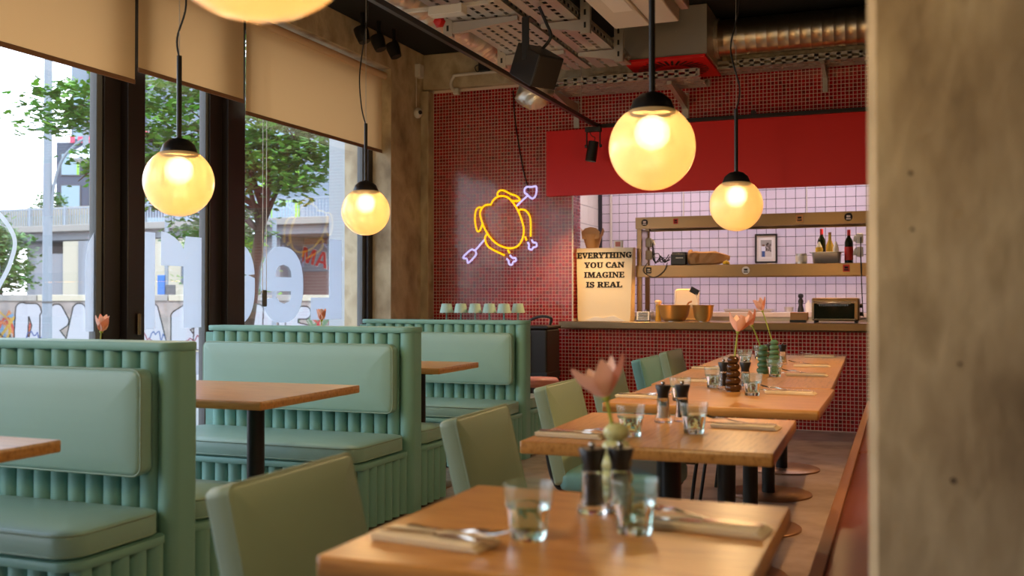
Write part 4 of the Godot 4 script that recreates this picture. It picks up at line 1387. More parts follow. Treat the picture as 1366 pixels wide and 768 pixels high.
func booth(at: Vector3, which: String, two_sided: bool, seat_front: float) -> void:
	# origin: floor under the rounded aisle end of the back; the back runs towards -x, the seat faces +z
	var o := thing("booth_bench", which, "booth", at, 0, "teal fluted booths")
	var L := 1.36
	var H := 1.0
	var p := 0.082
	var r := 0.0385
	var th := 0.075
	# back
	part(o, "back_core", MB.new().box(V(-L / 2 - 0.04, H / 2 - 0.02, 0), V(L - 0.06, H - 0.04, th)), mats.teal_paint)
	part(o, "end_post", MB.new().rslab(0.084, 0.15, 0.0415, [Vector2(0, 0), Vector2(0, H - 0.03)], Transform3D(Basis(), V(-0.042, 0, 0)), 8), mats.teal_paint)
	part(o, "cap_board", MB.new().rslab(L, 0.17, 0.07, [Vector2(0.004, H - 0.03), Vector2(0, H - 0.026), Vector2(0, H - 0.004), Vector2(0.004, H)], Transform3D(Basis(), V(-L / 2 + 0.01, 0, 0)), 8), mats.teal_paint)
	var fl := half_round(r, H - 0.03)
	for i in int((L - 0.12) / p):
		part(o, "flute", fl, mats.teal_paint, V(-0.122 - p * i, 0, th / 2))
		part(o, "flute", fl, mats.teal_paint, V(-0.122 - p * i, 0, -th / 2), PI)
	var fb := half_round(r, 0.30)
	for side in ([1.0, -1.0] if two_sided else [1.0]):
		var sd: float = seat_front if side > 0 else 0.45
		var tn := 0.0 if side > 0 else PI
		var z0 := th / 2 + r
		var zc: float = (z0 + sd) / 2
		# plinth: core, rim, flutes in front and at the aisle end
		part(o, "plinth_core", MB.new().box(V(-L / 2 - 0.03, 0.165, side * (zc - 0.02)), V(L - 0.1, 0.30, sd - z0 - 0.05)), mats.teal_paint)
		part(o, "plinth_rim", MB.new().rslab(L - 0.005, sd - z0 + 0.02, 0.07, [Vector2(0.003, 0.312), Vector2(0, 0.316), Vector2(0, 0.337), Vector2(0.003, 0.34)], Transform3D(Basis(), V(-L / 2 + 0.0, 0, side * zc)), 8), mats.teal_paint)
		part(o, "kick_board", MB.new().box(V(-L / 2 - 0.03, 0.02, side * (zc - 0.02)), V(L - 0.06, 0.03, sd - z0 - 0.02)), mats.black_metal)
		for i in int((L - 0.12) / p):
			part(o, "plinth_flute", fb, mats.teal_paint, V(-0.1 - p * i, 0.013, side * (sd - 0.048)), tn)
		var ne := int((sd - z0 - 0.03) / p)
		for i in ne:
			part(o, "plinth_flute", fb, mats.teal_paint, V(-0.045, 0.013, side * (z0 + 0.05 + p * i)), PI / 2)
		# cushions
		part(o, "seat_cushion", pad(L - 0.03, sd - z0 - 0.0, 0.085, 0.085, 0.012, Transform3D(Basis(), V(-L / 2 - 0.005, 0.341, side * (zc + 0.002)))), mats.teal_leather)
		part(o, "seat_piping", seam(L - 0.03, sd - z0, 0.085, 0.077, Transform3D(Basis(), V(-L / 2 - 0.005, 0.341, side * (zc + 0.002)))), mats.piping)
		part(o, "seat_piping", seam(L - 0.03, sd - z0, 0.085, 0.012, Transform3D(Basis(), V(-L / 2 - 0.005, 0.341, side * (zc + 0.002)))), mats.piping)
		var bx := Transform3D(Basis(Vector3.RIGHT, PI / 2 * side), V(-L / 2 - 0.012, 0.725, side * (z0 + 0.001)))
		part(o, "back_cushion", pad(L - 0.13, 0.37, 0.075, 0.035, 0.006, bx), mats.teal_leather)
		part(o, "back_piping", seam(L - 0.13, 0.37, 0.035, 0.066, bx), mats.piping)

func table(called: String, label: String, cat_group: String, c: Vector3, w: float, d: float, turn: float, post_x := 0.0, r_base := 0.25, wood := "oak") -> Node3D:
	var o := thing(called, label, "table", c, turn, cat_group)
	part(o, "table_top", MB.new().rslab(w, d, 0.008, [Vector2(0.003, 0.715), Vector2(0, 0.718), Vector2(0, 0.747), Vector2(0.003, 0.75)]), mats[wood])
	part(o, "post", MB.new().lathe([Vector2(0.038, 0.012), Vector2(0.038, 0.70)], 20, Transform3D(Basis(), V(post_x, 0, 0))), mats.black_satin)
	part(o, "top_plate", MB.new().box(V(post_x, 0.706, 0), V(0.3, 0.014, 0.3)), mats.black_metal)
	part(o, "base_plate", MB.new().lathe([Vector2(0, 0), Vector2(r_base, 0), Vector2(r_base, 0.008), Vector2(r_base - 0.006, 0.012), Vector2(0, 0.014)], 36, Transform3D(Basis(), V(post_x, 0, 0))), mats.bronze_plate)
	return o

func booths() -> void:
	booth(V(-2.36, 0, -2.93), "teal fluted booth bench nearest the camera, cut by the left edge", true, 0.52)
	booth(V(-2.46, 0, -4.96), "middle teal fluted booth bench of the three", true, 0.63)
	booth(V(-2.53, 0, -6.9), "farthest teal fluted booth bench, in front of the mosaic wall", true, 0.62)
	table("booth_table", "wooden booth table corner cut off by the left edge of the picture", "booth tables", V(-2.84, 0, -1.86), 1.2, 0.76, 0, 0.3, 0.2)
	table("booth_table", "wooden booth table between the nearest and the middle booth", "booth tables", V(-2.98, 0, -3.74), 1.25, 0.82, 0.03, 0.33, 0.2)
	table("booth_table", "wooden booth table between the middle and the farthest booth", "booth tables", V(-3.12, 0, -5.64), 1.2, 0.64, 0.03, 0.33, 0.2)
	vase("bud vase with a salmon tulip on the booth table behind the nearest booth", V(-3.3, 0.75, -3.5), "vase_green", V(0.02, 0.1, 0.0), V(0.03, 0.0, 0.02), 0.0)
	vase("bud vase with a pink tulip on the booth table behind the middle booth", V(-3.4, 0.75, -5.5), "vase_green", V(0.0, 0.11, 0.0), V(0.0, 0.0, 0.0), 0.0)

func petal(len: float, w: float, curl: float) -> MB:
	var m := MB.new()
	var nu := 6
	var nv := 4
	var f := 0
	for side in 1:
		f = m.v.size()
		for i in nu + 1:
			var u := float(i) / nu
			var ww := w * sin(PI * pow(u, 0.75) * 0.93 + 0.12)
			for j in nv + 1:
				var k := float(j) / nv * 2.0 - 1.0
				var out := sin(u * PI * 0.5) * len * curl
				var p := V(k * ww * 0.5, u * len * sqrt(maxf(0.05, 1.0 - curl * curl * 0.6)), out + k * k * ww * -0.35)
				m.vert(p, V(k * 0.5, -curl, 1).normalized())
		for i in nu:
			for j in nv:
				m.quad(f + i * (nv + 1) + j, f + (i + 1) * (nv + 1) + j, f + (i + 1) * (nv + 1) + j + 1, f + i * (nv + 1) + j + 1)
	return m

# bud vase of stacked rings, and a tulip standing in it
func vase(label: String, at: Vector3, m: String, head: Vector3, bend: Vector3, open: float) -> void:
	var bare := label.replace(" with a salmon tulip", "").replace(" with a pink tulip", "").replace(" with a wide open tulip", "")
	var o := thing("bud_vase", bare + ", holding a tulip", "vase", at, 0, "bud vases of stacked rings")
	var pr := [Vector2(0, 0), Vector2(0.03, 0)]
	for k in 5:
		var r := 0.036 - 0.0028 * k
		var y0 := 0.002 + 0.03 * k
		for i in 6:
			var a := -PI / 2 + PI * (i + 0.5) / 6
			pr.append(Vector2(r - 0.012 + 0.013 * cos(a), y0 + 0.015 + 0.015 * sin(a)))
	pr.append(Vector2(0.014, 0.154))
	pr.append(Vector2(0.011, 0.154))
	pr.append(Vector2(0.011, 0.10))
	part(o, "body", MB.new().lathe(pr, 22), mats[m])
	part(o, "foot", MB.new().lathe([Vector2(0, 0), Vector2(0.03, 0), Vector2(0.029, 0.004), Vector2(0, 0.004)], 16), mats[m])
	var f := thing("tulip", "tulip standing in the " + bare, "flower", at + V(0, 0.1, 0), 0, "tulips in bud vases")
	var h := head + V(0, 0.06, 0)
	part(f, "stem", MB.new().tube(curve([V(0, 0.0, 0), h * 0.5 + V(0, 0.006, 0), h], 6), 0.0035, 7), mats.stem)
	var fl := part(f, "flower_head", MB.new().ball(h, 0.009, 8), mats.stem)
	var base := MB.along((h + bend * 0.6).normalized())
	for k in 6:
		var cu := 0.25 + 0.5 * open + (0.12 if k % 2 else 0.0) + (0.2 * open if k % 3 == 0 else 0.0)
		var pm := part(fl, "petal", petal(0.075 if open == 0 else 0.085, 0.05, minf(cu, 0.9)), mats.petal if (k % 3) != 1 else mats.petal_deep)
		pm.transform = Transform3D(base * Basis(Vector3.UP, TAU * k / 6 + 0.3), h) * Transform3D(Basis(), V(0, 0.0, 0.006))

func tumbler_mesh() -> ArrayMesh:
	# solid faceted foot of a bistro tumbler
	var m := MB.new()
	m.lathe([Vector2(0, 0), Vector2(0.029, 0), Vector2(0.031, 0.006), Vector2(0.036, 0.05), Vector2(0.0395, 0.056), Vector2(0.0396, 0.058), Vector2(0.0374, 0.058), Vector2(0.0365, 0.054), Vector2(0.031, 0.014), Vector2(0.0, 0.012)], 36)
	for i in m.v.size():
		var p := m.v[i]
		if p.y < 0.054 and p.y > 0.004 and Vector2(p.x, p.z).length() > 0.0305 * (1.0 + p.y * 2.0):
			var a := atan2(p.z, p.x)
			var k := 1.0 - 0.035 * (0.5 + 0.5 * cos(a * 9.0))
			m.v[i] = V(p.x * k, p.y, p.z * k)
	return m.mesh()

var tumbler: ArrayMesh
var tumbler_rim: ArrayMesh
func glass(label: String, at: Vector3) -> void:
	if tumbler == null:
		tumbler = tumbler_mesh()
		tumbler_rim = MB.new().lathe([Vector2(0.0396, 0.0582), Vector2(0.0428, 0.0905), Vector2(0.0422, 0.092), Vector2(0.0412, 0.0905), Vector2(0.0376, 0.0582)], 36).mesh()
	var o := thing("tumbler", label, "glass", at + V(0, 0.0006, 0), rng.randf() * TAU, "green-tinted bistro tumblers")
	part(o, "faceted_foot", tumbler, mats.glass_base)
	part(o, "rim_wall", tumbler_rim, mats.thin_glass)

func mill(label: String, at: Vector3, fill: String) -> void:
	var o := thing("table_mill", label, "mill", at, 0, "salt and pepper mills")
	part(o, "glass_body", MB.new().lathe([Vector2(0, 0.0005), Vector2(0.028, 0.0005), Vector2(0.029, 0.006), Vector2(0.021, 0.03), Vector2(0.019, 0.08), Vector2(0.0165, 0.08), Vector2(0.0165, 0.014), Vector2(0, 0.014)], 20), mats.clear_glass)
	part(o, "contents", MB.new().lathe([Vector2(0, 0.0145), Vector2(0.0155, 0.0145), Vector2(0.0155, 0.05 if fill == "salt" else 0.07), Vector2(0, 0.052 if fill == "salt" else 0.072)], 14), mats[fill])
	part(o, "top", MB.new().lathe([Vector2(0.0, 0.079), Vector2(0.018, 0.079), Vector2(0.018, 0.09), Vector2(0.026, 0.118), Vector2(0.024, 0.121), Vector2(0, 0.121)], 20), mats.black_satin)
	part(o, "knob", MB.new().ball(V(0, 0.127, 0), 0.0065, 10), mats.chrome)

# flat bar along x from [x, half width, height] stations
func bar(m: MB, st: Array, t: float) -> void:
	for i in st.size() - 1:
		var p: Array = st[i]
		var q: Array = st[i + 1]
		var up := V(-(q[2] - p[2]), q[0] - p[0], 0).normalized()
		for k in [[0.0, -1.0], [t, 1.0]]:
			m.face([V(p[0], p[2] + k[0], -p[1]), V(q[0], q[2] + k[0], -q[1]), V(q[0], q[2] + k[0], q[1]), V(p[0], p[2] + k[0], p[1])], up * k[1])
		for sd in [-1.0, 1.0]:
			m.face([V(p[0], p[2], sd * p[1]), V(q[0], q[2], sd * q[1]), V(q[0], q[2] + t, sd * q[1]), V(p[0], p[2] + t, sd * p[1])], V(0, 0, sd))
	for e in [[st[0], -1.0], [st[st.size() - 1], 1.0]]:
		var p: Array = e[0]
		m.face([V(p[0], p[2], -p[1]), V(p[0], p[2] + t, -p[1]), V(p[0], p[2] + t, p[1]), V(p[0], p[2], p[1])], V(e[1], 0, 0))

func fork_mesh() -> ArrayMesh:
	var m := MB.new()
	bar(m, [[-0.105, 0.006, 0.0], [-0.095, 0.0085, 0.0], [-0.03, 0.0045, 0.0], [0.02, 0.0035, 0.006], [0.04, 0.0045, 0.011], [0.052, 0.0105, 0.0105], [0.062, 0.0135, 0.009], [0.072, 0.0135, 0.0095]], 0.0035)
	for k in 4:
		m.tube([V(0.071, 0.011, -0.0112 + 0.0075 * k), V(0.09, 0.014, -0.0108 + 0.0072 * k), V(0.112, 0.021, -0.0105 + 0.007 * k)], [0.0024, 0.0022, 0.0013], 5)
	return m.mesh()

func knife_mesh() -> ArrayMesh:
	var m := MB.new()
	bar(m, [[-0.115, 0.006, 0.0], [-0.105, 0.0085, 0.0], [-0.02, 0.0065, 0.0], [-0.012, 0.006, 0.0]], 0.006)
	bar(m, [[-0.012, 0.005, 0.002], [0.0, 0.0095, 0.002], [0.085, 0.0095, 0.002], [0.105, 0.006, 0.002], [0.112, 0.0015, 0.002]], 0.0018)
	return m.mesh()

var forkm: ArrayMesh
var knifem: ArrayMesh
func setting(at: Vector3, turn: float, where: String) -> void:
	var head := PI if "right" in where else 0.0
	if forkm == null:
		forkm = fork_mesh()
		knifem = knife_mesh()
	var n := thing("napkin", "folded cream napkin " + where, "napkin", at, turn, "folded napkins on the dining tables")
	for k in 3:
		part(n, "fold", MB.new().rbox(V(0.0 - 0.003 * k, 0.0025 + 0.0037 * k, 0.002 * k), V(0.205 - 0.004 * k, 0.0035, 0.085 - 0.004 * k), 0.0017), mats.napkin)
	var b := Basis(Vector3.UP, turn)
	single("knife", "steel knife on the napkin " + where, "knife", knifem, mats.chrome, at + b * V(0.02 * cos(head), 0.0118, 0.014), turn + 0.05 + head, "knives on napkins")
	single("fork", "steel fork on the napkin " + where, "fork", forkm, mats.chrome, at + b * V(0.03 * cos(head), 0.0118, -0.016), turn - 0.12 + head, "forks on napkins")

func dining() -> void:
	var g := "dining tables in the row"
	table("dining_table", "square oak dining table nearest the camera", g, V(-0.53, 0, -1.695), 0.655, 0.65, 0, 0.0, 0.22)
	table("dining_table", "second oak dining table from the camera, set a little askew", g, V(-0.67, 0, -3.08), 0.70, 0.78, 0.02, 0.0, 0.18, "oak_turned")
	table("dining_table", "third oak dining table from the camera, carrying the brown vase", g, V(-0.685, 0, -4.265), 0.81, 0.93, 0.0)
	table("dining_table", "fourth oak dining table from the camera", g, V(-0.718, 0, -5.215), 0.82, 0.93, 0.0256, 0.0, 0.25, "oak_turned")
	table("dining_table", "fifth oak dining table from the camera", g, V(-0.742, 0, -6.15), 0.82, 0.93, 0.0256)
	table("dining_table", "farthest oak dining table, nearest the kitchen counter", g, V(-0.766, 0, -7.085), 0.82, 0.93, 0.0256, 0.0, 0.25, "oak_turned")
	var y := 0.7502
	# nearest table
	setting(V(-0.72, y, -1.52), -0.12, "at the left of the nearest table")
	setting(V(-0.315, y, -1.775), -0.1, "at the right of the nearest table")
	glass("tumbler at the left of the nearest table", V(-0.587, y, -1.60))
	glass("tumbler in front of the mills on the nearest table", V(-0.43, y, -1.70))
	mill("mill with a black top on the nearest table, left of the pair", V(-0.545, y, -1.835), "pepper")
	mill("mill with a black top on the nearest table, right of the pair", V(-0.497, y, -1.86), "pepper")
	vase("pale green bud vase with a wide open tulip on the nearest table", V(-0.53, y, -1.95), "vase_pale", V(-0.02, 0.045, 0.0), V(-0.03, 0, 0), 0.6)
	# second table
	setting(V(-0.90, y, -2.83), -0.05, "at the left of the second table")
	setting(V(-0.455, y, -3.21), -0.06, "at the right of the second table")
	glass("tumbler at the left of the second table", V(-0.744, y, -2.90))
	glass("tumbler at the right of the second table's salt mill", V(-0.583, y, -3.03))
	mill("salt mill on the second table", V(-0.73, y, -3.27), "salt")
	mill("mill with dark top beside the salt mill on the second table", V(-0.675, y, -3.31), "pepper")
	# third table
	setting(V(-0.99, y, -4.05), -0.05, "at the left of the third table")
	setting(V(-0.44, y, -4.44), -0.06, "at the right of the third table")
	vase("brown bud vase with a wide open tulip on the third table", V(-0.687, y, -4.465), "vase_brown", V(0.02, 0.1, 0), V(0.01, 0, 0), 0.55)
	glass("tumbler left of the brown vase on the third table", V(-0.80, y, -4.63))
	glass("tumbler right of the brown vase on the third table", V(-0.585, y, -4.31))
	mill("mill with dark top left behind the brown vase", V(-0.745, y, -4.57), "pepper")
	mill("mill with dark top right behind the brown vase", V(-0.655, y, -4.6), "pepper")
	glass("tumbler at the front left of the third table", V(-0.82, y, -3.98))
	# fourth to sixth tables
	setting(V(-0.92, y, -4.95), -0.03, "at the left of the fourth table")
	setting(V(-0.465, y, -5.52), -0.04, "at the right of the fourth table")
	glass("tumbler left of the nearer green vase", V(-0.86, y, -5.5))
	glass("tumbler right of the nearer green vase", V(-0.618, y, -5.40))
	vase("green bud vase with a salmon tulip on the fourth table", V(-0.70, y, -5.6), "vase_green", V(-0.06, 0.1, 0), V(-0.03, 0, 0), 0.4)
	setting(V(-1.03, y, -5.86), -0.03, "at the left of the fifth table")
	setting(V(-0.5, y, -6.28), -0.03, "at the right of the fifth table")
	vase("green bud vase with a pink tulip on the fifth table", V(-0.73, y, -6.36), "vase_green", V(-0.07, 0.17, 0), V(-0.02, 0, 0), 0.15)
	mill("mill with dark top beside the farther green vase", V(-0.69, y, -6.45), "salt")
	mill("mill with dark top behind the farther green vase", V(-0.78, y, -6.5), "pepper")
	glass("tumbler left behind the farther green vase", V(-0.9, y, -6.32))
	setting(V(-0.53, y, -7.33), -0.03, "at the right of the farthest table")
	glass("tumbler on the farthest table", V(-0.9, y, -7.0))

func chair(label: String, at: Vector3, turn: float, seat_mat: String) -> void:
	# origin on the floor under the back; the sitter faces +x
	var o := thing("dining_chair", label, "chair", at, turn, "upholstered dining chairs")
	var bt := Transform3D(Basis(Vector3.BACK, -PI / 2 + 0.24), V(-0.02, 0.595, 0))
	part(o, "backrest", pad(0.40, 0.455, 0.062, 0.02, 0.006, bt, 0.011), mats[seat_mat])
	part(o, "back_piping", seam(0.40, 0.455, 0.02, 0.057, bt), mats[seat_mat])
	part(o, "seat", pad(0.44, 0.47, 0.075, 0.05, 0.014, Transform3D(Basis(), V(0.26, 0.385, 0))), mats.chair_vinyl_blue)
	part(o, "seat_pan", MB.new().rbox(V(0.26, 0.376, 0), V(0.4, 0.016, 0.42), 0.006), mats.black_metal)
	for s in [-1.0, 1.0]:
		part(o, "leg", MB.new().tube(curve([V(0.345, 0.0, 0.235 * s), V(0.37, 0.2, 0.215 * s), V(0.39, 0.34, 0.2 * s), V(0.37, 0.368, 0.19 * s), V(0.2, 0.37, 0.18 * s)], 5), 0.0095, 8), mats.black_metal)
		part(o, "leg", MB.new().tube(curve([V(-0.03, 0.0, 0.225 * s), V(0.02, 0.2, 0.205 * s), V(0.06, 0.35, 0.19 * s), V(0.12, 0.37, 0.18 * s), V(0.22, 0.37, 0.18 * s)], 5), 0.0095, 8), mats.black_metal)
		part(o, "back_bracket", MB.new().tube(curve([V(0.12, 0.375, 0.15 * s), V(0.03, 0.38, 0.15 * s), V(-0.01, 0.44, 0.15 * s), V(-0.035, 0.58, 0.15 * s)], 5), 0.011, 7), mats.black_metal)

func bench_and_chairs() -> void:
	chair("green upholstered chair nearest the camera, at the nearest table", V(-1.165, 0, -1.8), 0.0, "chair_vinyl")
	chair("green upholstered chair at the second table", V(-1.215, 0, -2.93), 0.03, "chair_vinyl")
	chair("green upholstered chair at the third table", V(-1.33, 0, -4.08), 0.0, "chair_vinyl")
	chair("green upholstered chair at the fourth table", V(-1.375, 0, -5.0), 0.0, "chair_vinyl")
	chair("blue-green chair at the fifth table", V(-1.42, 0, -6.03), -0.02, "chair_vinyl_blue")
	chair("chair at the farthest table, just showing behind the blue-green chair", V(-1.46, 0, -6.93), -0.02, "chair_vinyl")
	# long bench on the right
	var o := thing("long_bench", "long red-brown leather bench partly hidden by the concrete column", "bench", V(0, 0, 0))
	for c in [[-2.35, -4.84], [-4.85, -7.3]]:
		part(o, "seat_cushion", pad(0.50, absf(c[1] - c[0]) - 0.006, 0.07, 0.02, 0.012, Transform3D(Basis(), V(0.06, 0.39, (c[0] + c[1]) / 2))), mats.bench_leather)
		part(o, "back_cushion", MB.new().rbox(V(0.36, 0.68, (c[0] + c[1]) / 2), V(0.09, 0.42, absf(c[1] - c[0]) - 0.006), 0.03, Basis(), 3), mats.bench_leather)
	part(o, "front_edge", MB.new().rbox(V(-0.205, 0.41, -4.83), V(0.036, 0.1, 4.98), 0.004), mats.bench_wood)
	part(o, "base_panel", MB.new().box(V(0.1, 0.19, -4.83), V(0.5, 0.38, 4.94)), mats.bench_wood)
	part(o, "back_panel", MB.new().box(V(0.43, 0.46, -4.83), V(0.04, 0.92, 4.96)), mats.bench_wood)

func back_corner() -> void:
	# row of small table lamps on a console behind the far booth
	var o := thing("console_table", "low dark console carrying the row of little lamps", "console", V(-3.61, 0, -8.6))
	part(o, "top", MB.new().rbox(V(0, 0.83, 0), V(0.88, 0.04, 0.34), 0.006), mats.dark_wood)
	part(o, "body", MB.new().box(V(0, 0.43, -0.02), V(0.84, 0.76, 0.28)), mats.dark_wood)
	part(o, "plinth", MB.new().box(V(0, 0.025, -0.02), V(0.8, 0.05, 0.26)), mats.black_metal)
	var first: Node3D = null
	var k := 0
	for row in 2:
		for i in 5:
			var at := V(-3.93 + 0.143 * i + 0.07 * row, 0.851, -8.52 - 0.17 * row)
			var lb := "pale teal table lamp, number %s from the left in the %s row" % [["one", "two", "three", "four", "five"][i], "front" if row == 0 else "back"]
			if first == null:
				first = thing("table_lamp", lb, "lamp", at, 0, "little teal lamps in two rows")
				part(first, "shade", MB.new().lathe([Vector2(0.064, 0.178), Vector2(0.046, 0.262), Vector2(0.0, 0.264)], 20), mats.lamp_shade)
				part(first, "stem", MB.new().cyl(V(0, 0.01, 0), V(0, 0.2, 0), 0.007, 8), mats.teal_paint)
				part(first, "base", MB.new().lathe([Vector2(0, 0), Vector2(0.045, 0), Vector2(0.045, 0.01), Vector2(0, 0.014)], 18), mats.teal_paint)
			else:
				copy(first, "table_lamp", lb, at)
			k += 1
	# serving trolley
	o = thing("trolley", "dark serving trolley with a push handle beside the far booth", "trolley", V(-3.02, 0, -8.62))
	part(o, "body", MB.new().rbox(V(0, 0.5, 0), V(0.2, 0.78, 0.36), 0.02), mats.frame_dark)
	part(o, "side_panel", MB.new().rbox(V(-0.085, 0.5, 0.14), V(0.06, 0.72, 0.12), 0.01), mats.white_plastic)
	part(o, "band", MB.new().rbox(V(0, 0.48, 0), V(0.21, 0.05, 0.37), 0.006), mats.black_metal)
	part(o, "tray_top", MB.new().rbox(V(0, 0.905, 0), V(0.22, 0.03, 0.38), 0.01), mats.frame_dark)
	part(o, "push_handle", MB.new().tube(curve([V(-0.1, 0.9, 0.18), V(-0.06, 0.96, 0.2), V(0.04, 1.0, 0.2), V(0.14, 0.99, 0.2), V(0.13, 0.93, 0.18)], 5), 0.013, 8), mats.black_satin)
	for s in [[-0.07, 0.13], [0.07, 0.13], [-0.07, -0.13], [0.07, -0.13]]:
		part(o, "wheel", MB.new().cyl(V(s[0] - 0.012, 0.05, s[1]), V(s[0] + 0.012, 0.05, s[1]), 0.05, 14), mats.black_metal)
		part(o, "fork_bracket", MB.new().box(V(s[0], 0.1, s[1]), V(0.05, 0.03, 0.05)), mats.steel)
	# pink stool
	o = thing("pink_stool", "pink padded stool with thin black legs behind the far booth end", "stool", V(-2.72, 0, -7.62))
	part(o, "seat", MB.new().lathe([Vector2(0, 0.46), Vector2(0.16, 0.46), Vector2(0.175, 0.475), Vector2(0.175, 0.505), Vector2(0.16, 0.525), Vector2(0, 0.53)], 24), mats.pink_seat)
	for i in 4:
		var a := PI / 4 + PI / 2 * i
		part(o, "leg", MB.new().cyl(V(cos(a) * 0.17, 0, sin(a) * 0.17), V(cos(a) * 0.13, 0.46, sin(a) * 0.13), 0.009, 7), mats.black_metal)
	part(o, "foot_ring", MB.new().tube(ring(0.158, 0.15, 20), 0.006, 6, true), mats.black_metal)
	single("wall_socket", "white double socket low on the mosaic wall behind the chairs", "socket", MB.new().rbox(V(-2.12, 0.42, ZB + 0.014), V(0.15, 0.075, 0.022), 0.006), mats.white_plastic)
	var plug := MB.new().tube(curve([V(-2.2, 0.42, ZB + 0.03), V(-2.24, 0.44, ZB + 0.04), V(-2.26, 0.3, ZB + 0.03), V(-2.24, 0.03, ZB + 0.03)], 5), 0.006, 6)
	single("wall_cable", "white cable hanging from the wall socket", "cable", plug, mats.white_plastic)

func ring(r: float, y: float, n: int) -> Array:
	var out := []
	for i in n:
		out.append(V(cos(TAU * i / n) * r, y, sin(TAU * i / n) * r))
	return out

func perf_tray(o: Node3D, called: String, c: Vector3, w: float, z0: float, z1: float, lip: float) -> void:
	# cable tray along z with open slots in floor and lips: solid strips joined by bridges
	var b := MB.new()
	var l := absf(z1 - z0)
	var rows := int(w / 0.075)
	var rw := w / rows
	var t := 0.004
	for r in rows + 1:
		b.box(c + V(-w / 2 + rw * r, 0, (z0 + z1) / 2), V(rw * 0.68, t, l))
	var n := int(l / 0.09)
	for r in rows:
		for i in n:
			b.box(c + V(-w / 2 + rw * (r + 0.5), 0, z0 - (i + 0.5 * (r % 2)) * 0.09), V(rw * 0.34, t, 0.03))
	for s in [-1.0, 1.0]:
		var x: float = s * (w / 2 + rw * 0.34)
		b.box(c + V(x, 0.008, (z0 + z1) / 2), V(t, 0.02, l))
		b.box(c + V(x, lip - 0.008, (z0 + z1) / 2), V(t, 0.026, l))
		b.box(c + V(x - s * 0.006, lip, (z0 + z1) / 2), V(0.014, t, l))
		for i in n:
			b.box(c + V(x, lip / 2, z0 - i * 0.09), V(t, lip, 0.035))
	part(o, called, b, mats.galvanised)

func strut(label: String, at: Vector3, arm: float) -> void:
	# slotted channel hung from the ceiling with a cantilever arm
	var o := thing("tray_bracket", label, "bracket", at, 0, "slotted channels carrying the cable trays")
	var h := TOP - at.y
	part(o, "channel", MB.new().box(V(0, h / 2, 0.02), V(0.07, h, 0.003)).box(V(-0.034, h / 2, 0), V(0.003, h, 0.04)).box(V(0.034, h / 2, 0), V(0.003, h, 0.04)), mats.galvanised)
	var sl := MB.new()
	for i in int(h / 0.09):
		sl.box(V(0, 0.06 + 0.09 * i, 0.0222), V(0.016, 0.04, 0.002))
	part(o, "slot", sl, mats.black_metal)
	var pl := [Vector2(0, 0.02), Vector2(arm, 0.07), Vector2(arm, 0.10), Vector2(0, 0.10)]
	part(o, "arm", MB.new().prism(pl, -0.02, 0.02, Transform3D(Basis(), V(0.03 * signf(arm), 0, 0))), mats.galvanised)

func track_head(label: String, at: Vector3, aim: Vector3) -> void:
	var o := thing("track_spotlight", label, "spotlight", at)
	var d := (aim - at - V(0, -0.16, 0)).normalized()
	var bs := MB.along(-d)
	part(o, "adaptor", MB.new().rbox(V(0, -0.03, 0), V(0.05, 0.045, 0.15), 0.006), mats.black_metal)
	for s in [-1.0, 1.0]:
		part(o, "yoke", MB.new().box(V(0, -0.1, 0.055 * s), V(0.022, 0.14, 0.008)), mats.black_metal)
	part(o, "barrel", MB.new().lathe([Vector2(0.0, 0.06), Vector2(0.046, 0.06), Vector2(0.05, -0.12), Vector2(0.044, -0.12), Vector2(0.042, -0.1)], 20, Transform3D(bs, V(0, -0.16, 0))), mats.black_satin)
	part(o, "lamp_lens", MB.new().lathe([Vector2(0, -0.102), Vector2(0.042, -0.102), Vector2(0.042, -0.098), Vector2(0, -0.098)], 16, Transform3D(bs, V(0, -0.16, 0))), mats.spot_glow)
	spot(o, V(0, -0.16, 0) + d * 0.13, d, C8(255, 200, 138), 3.2, 32)

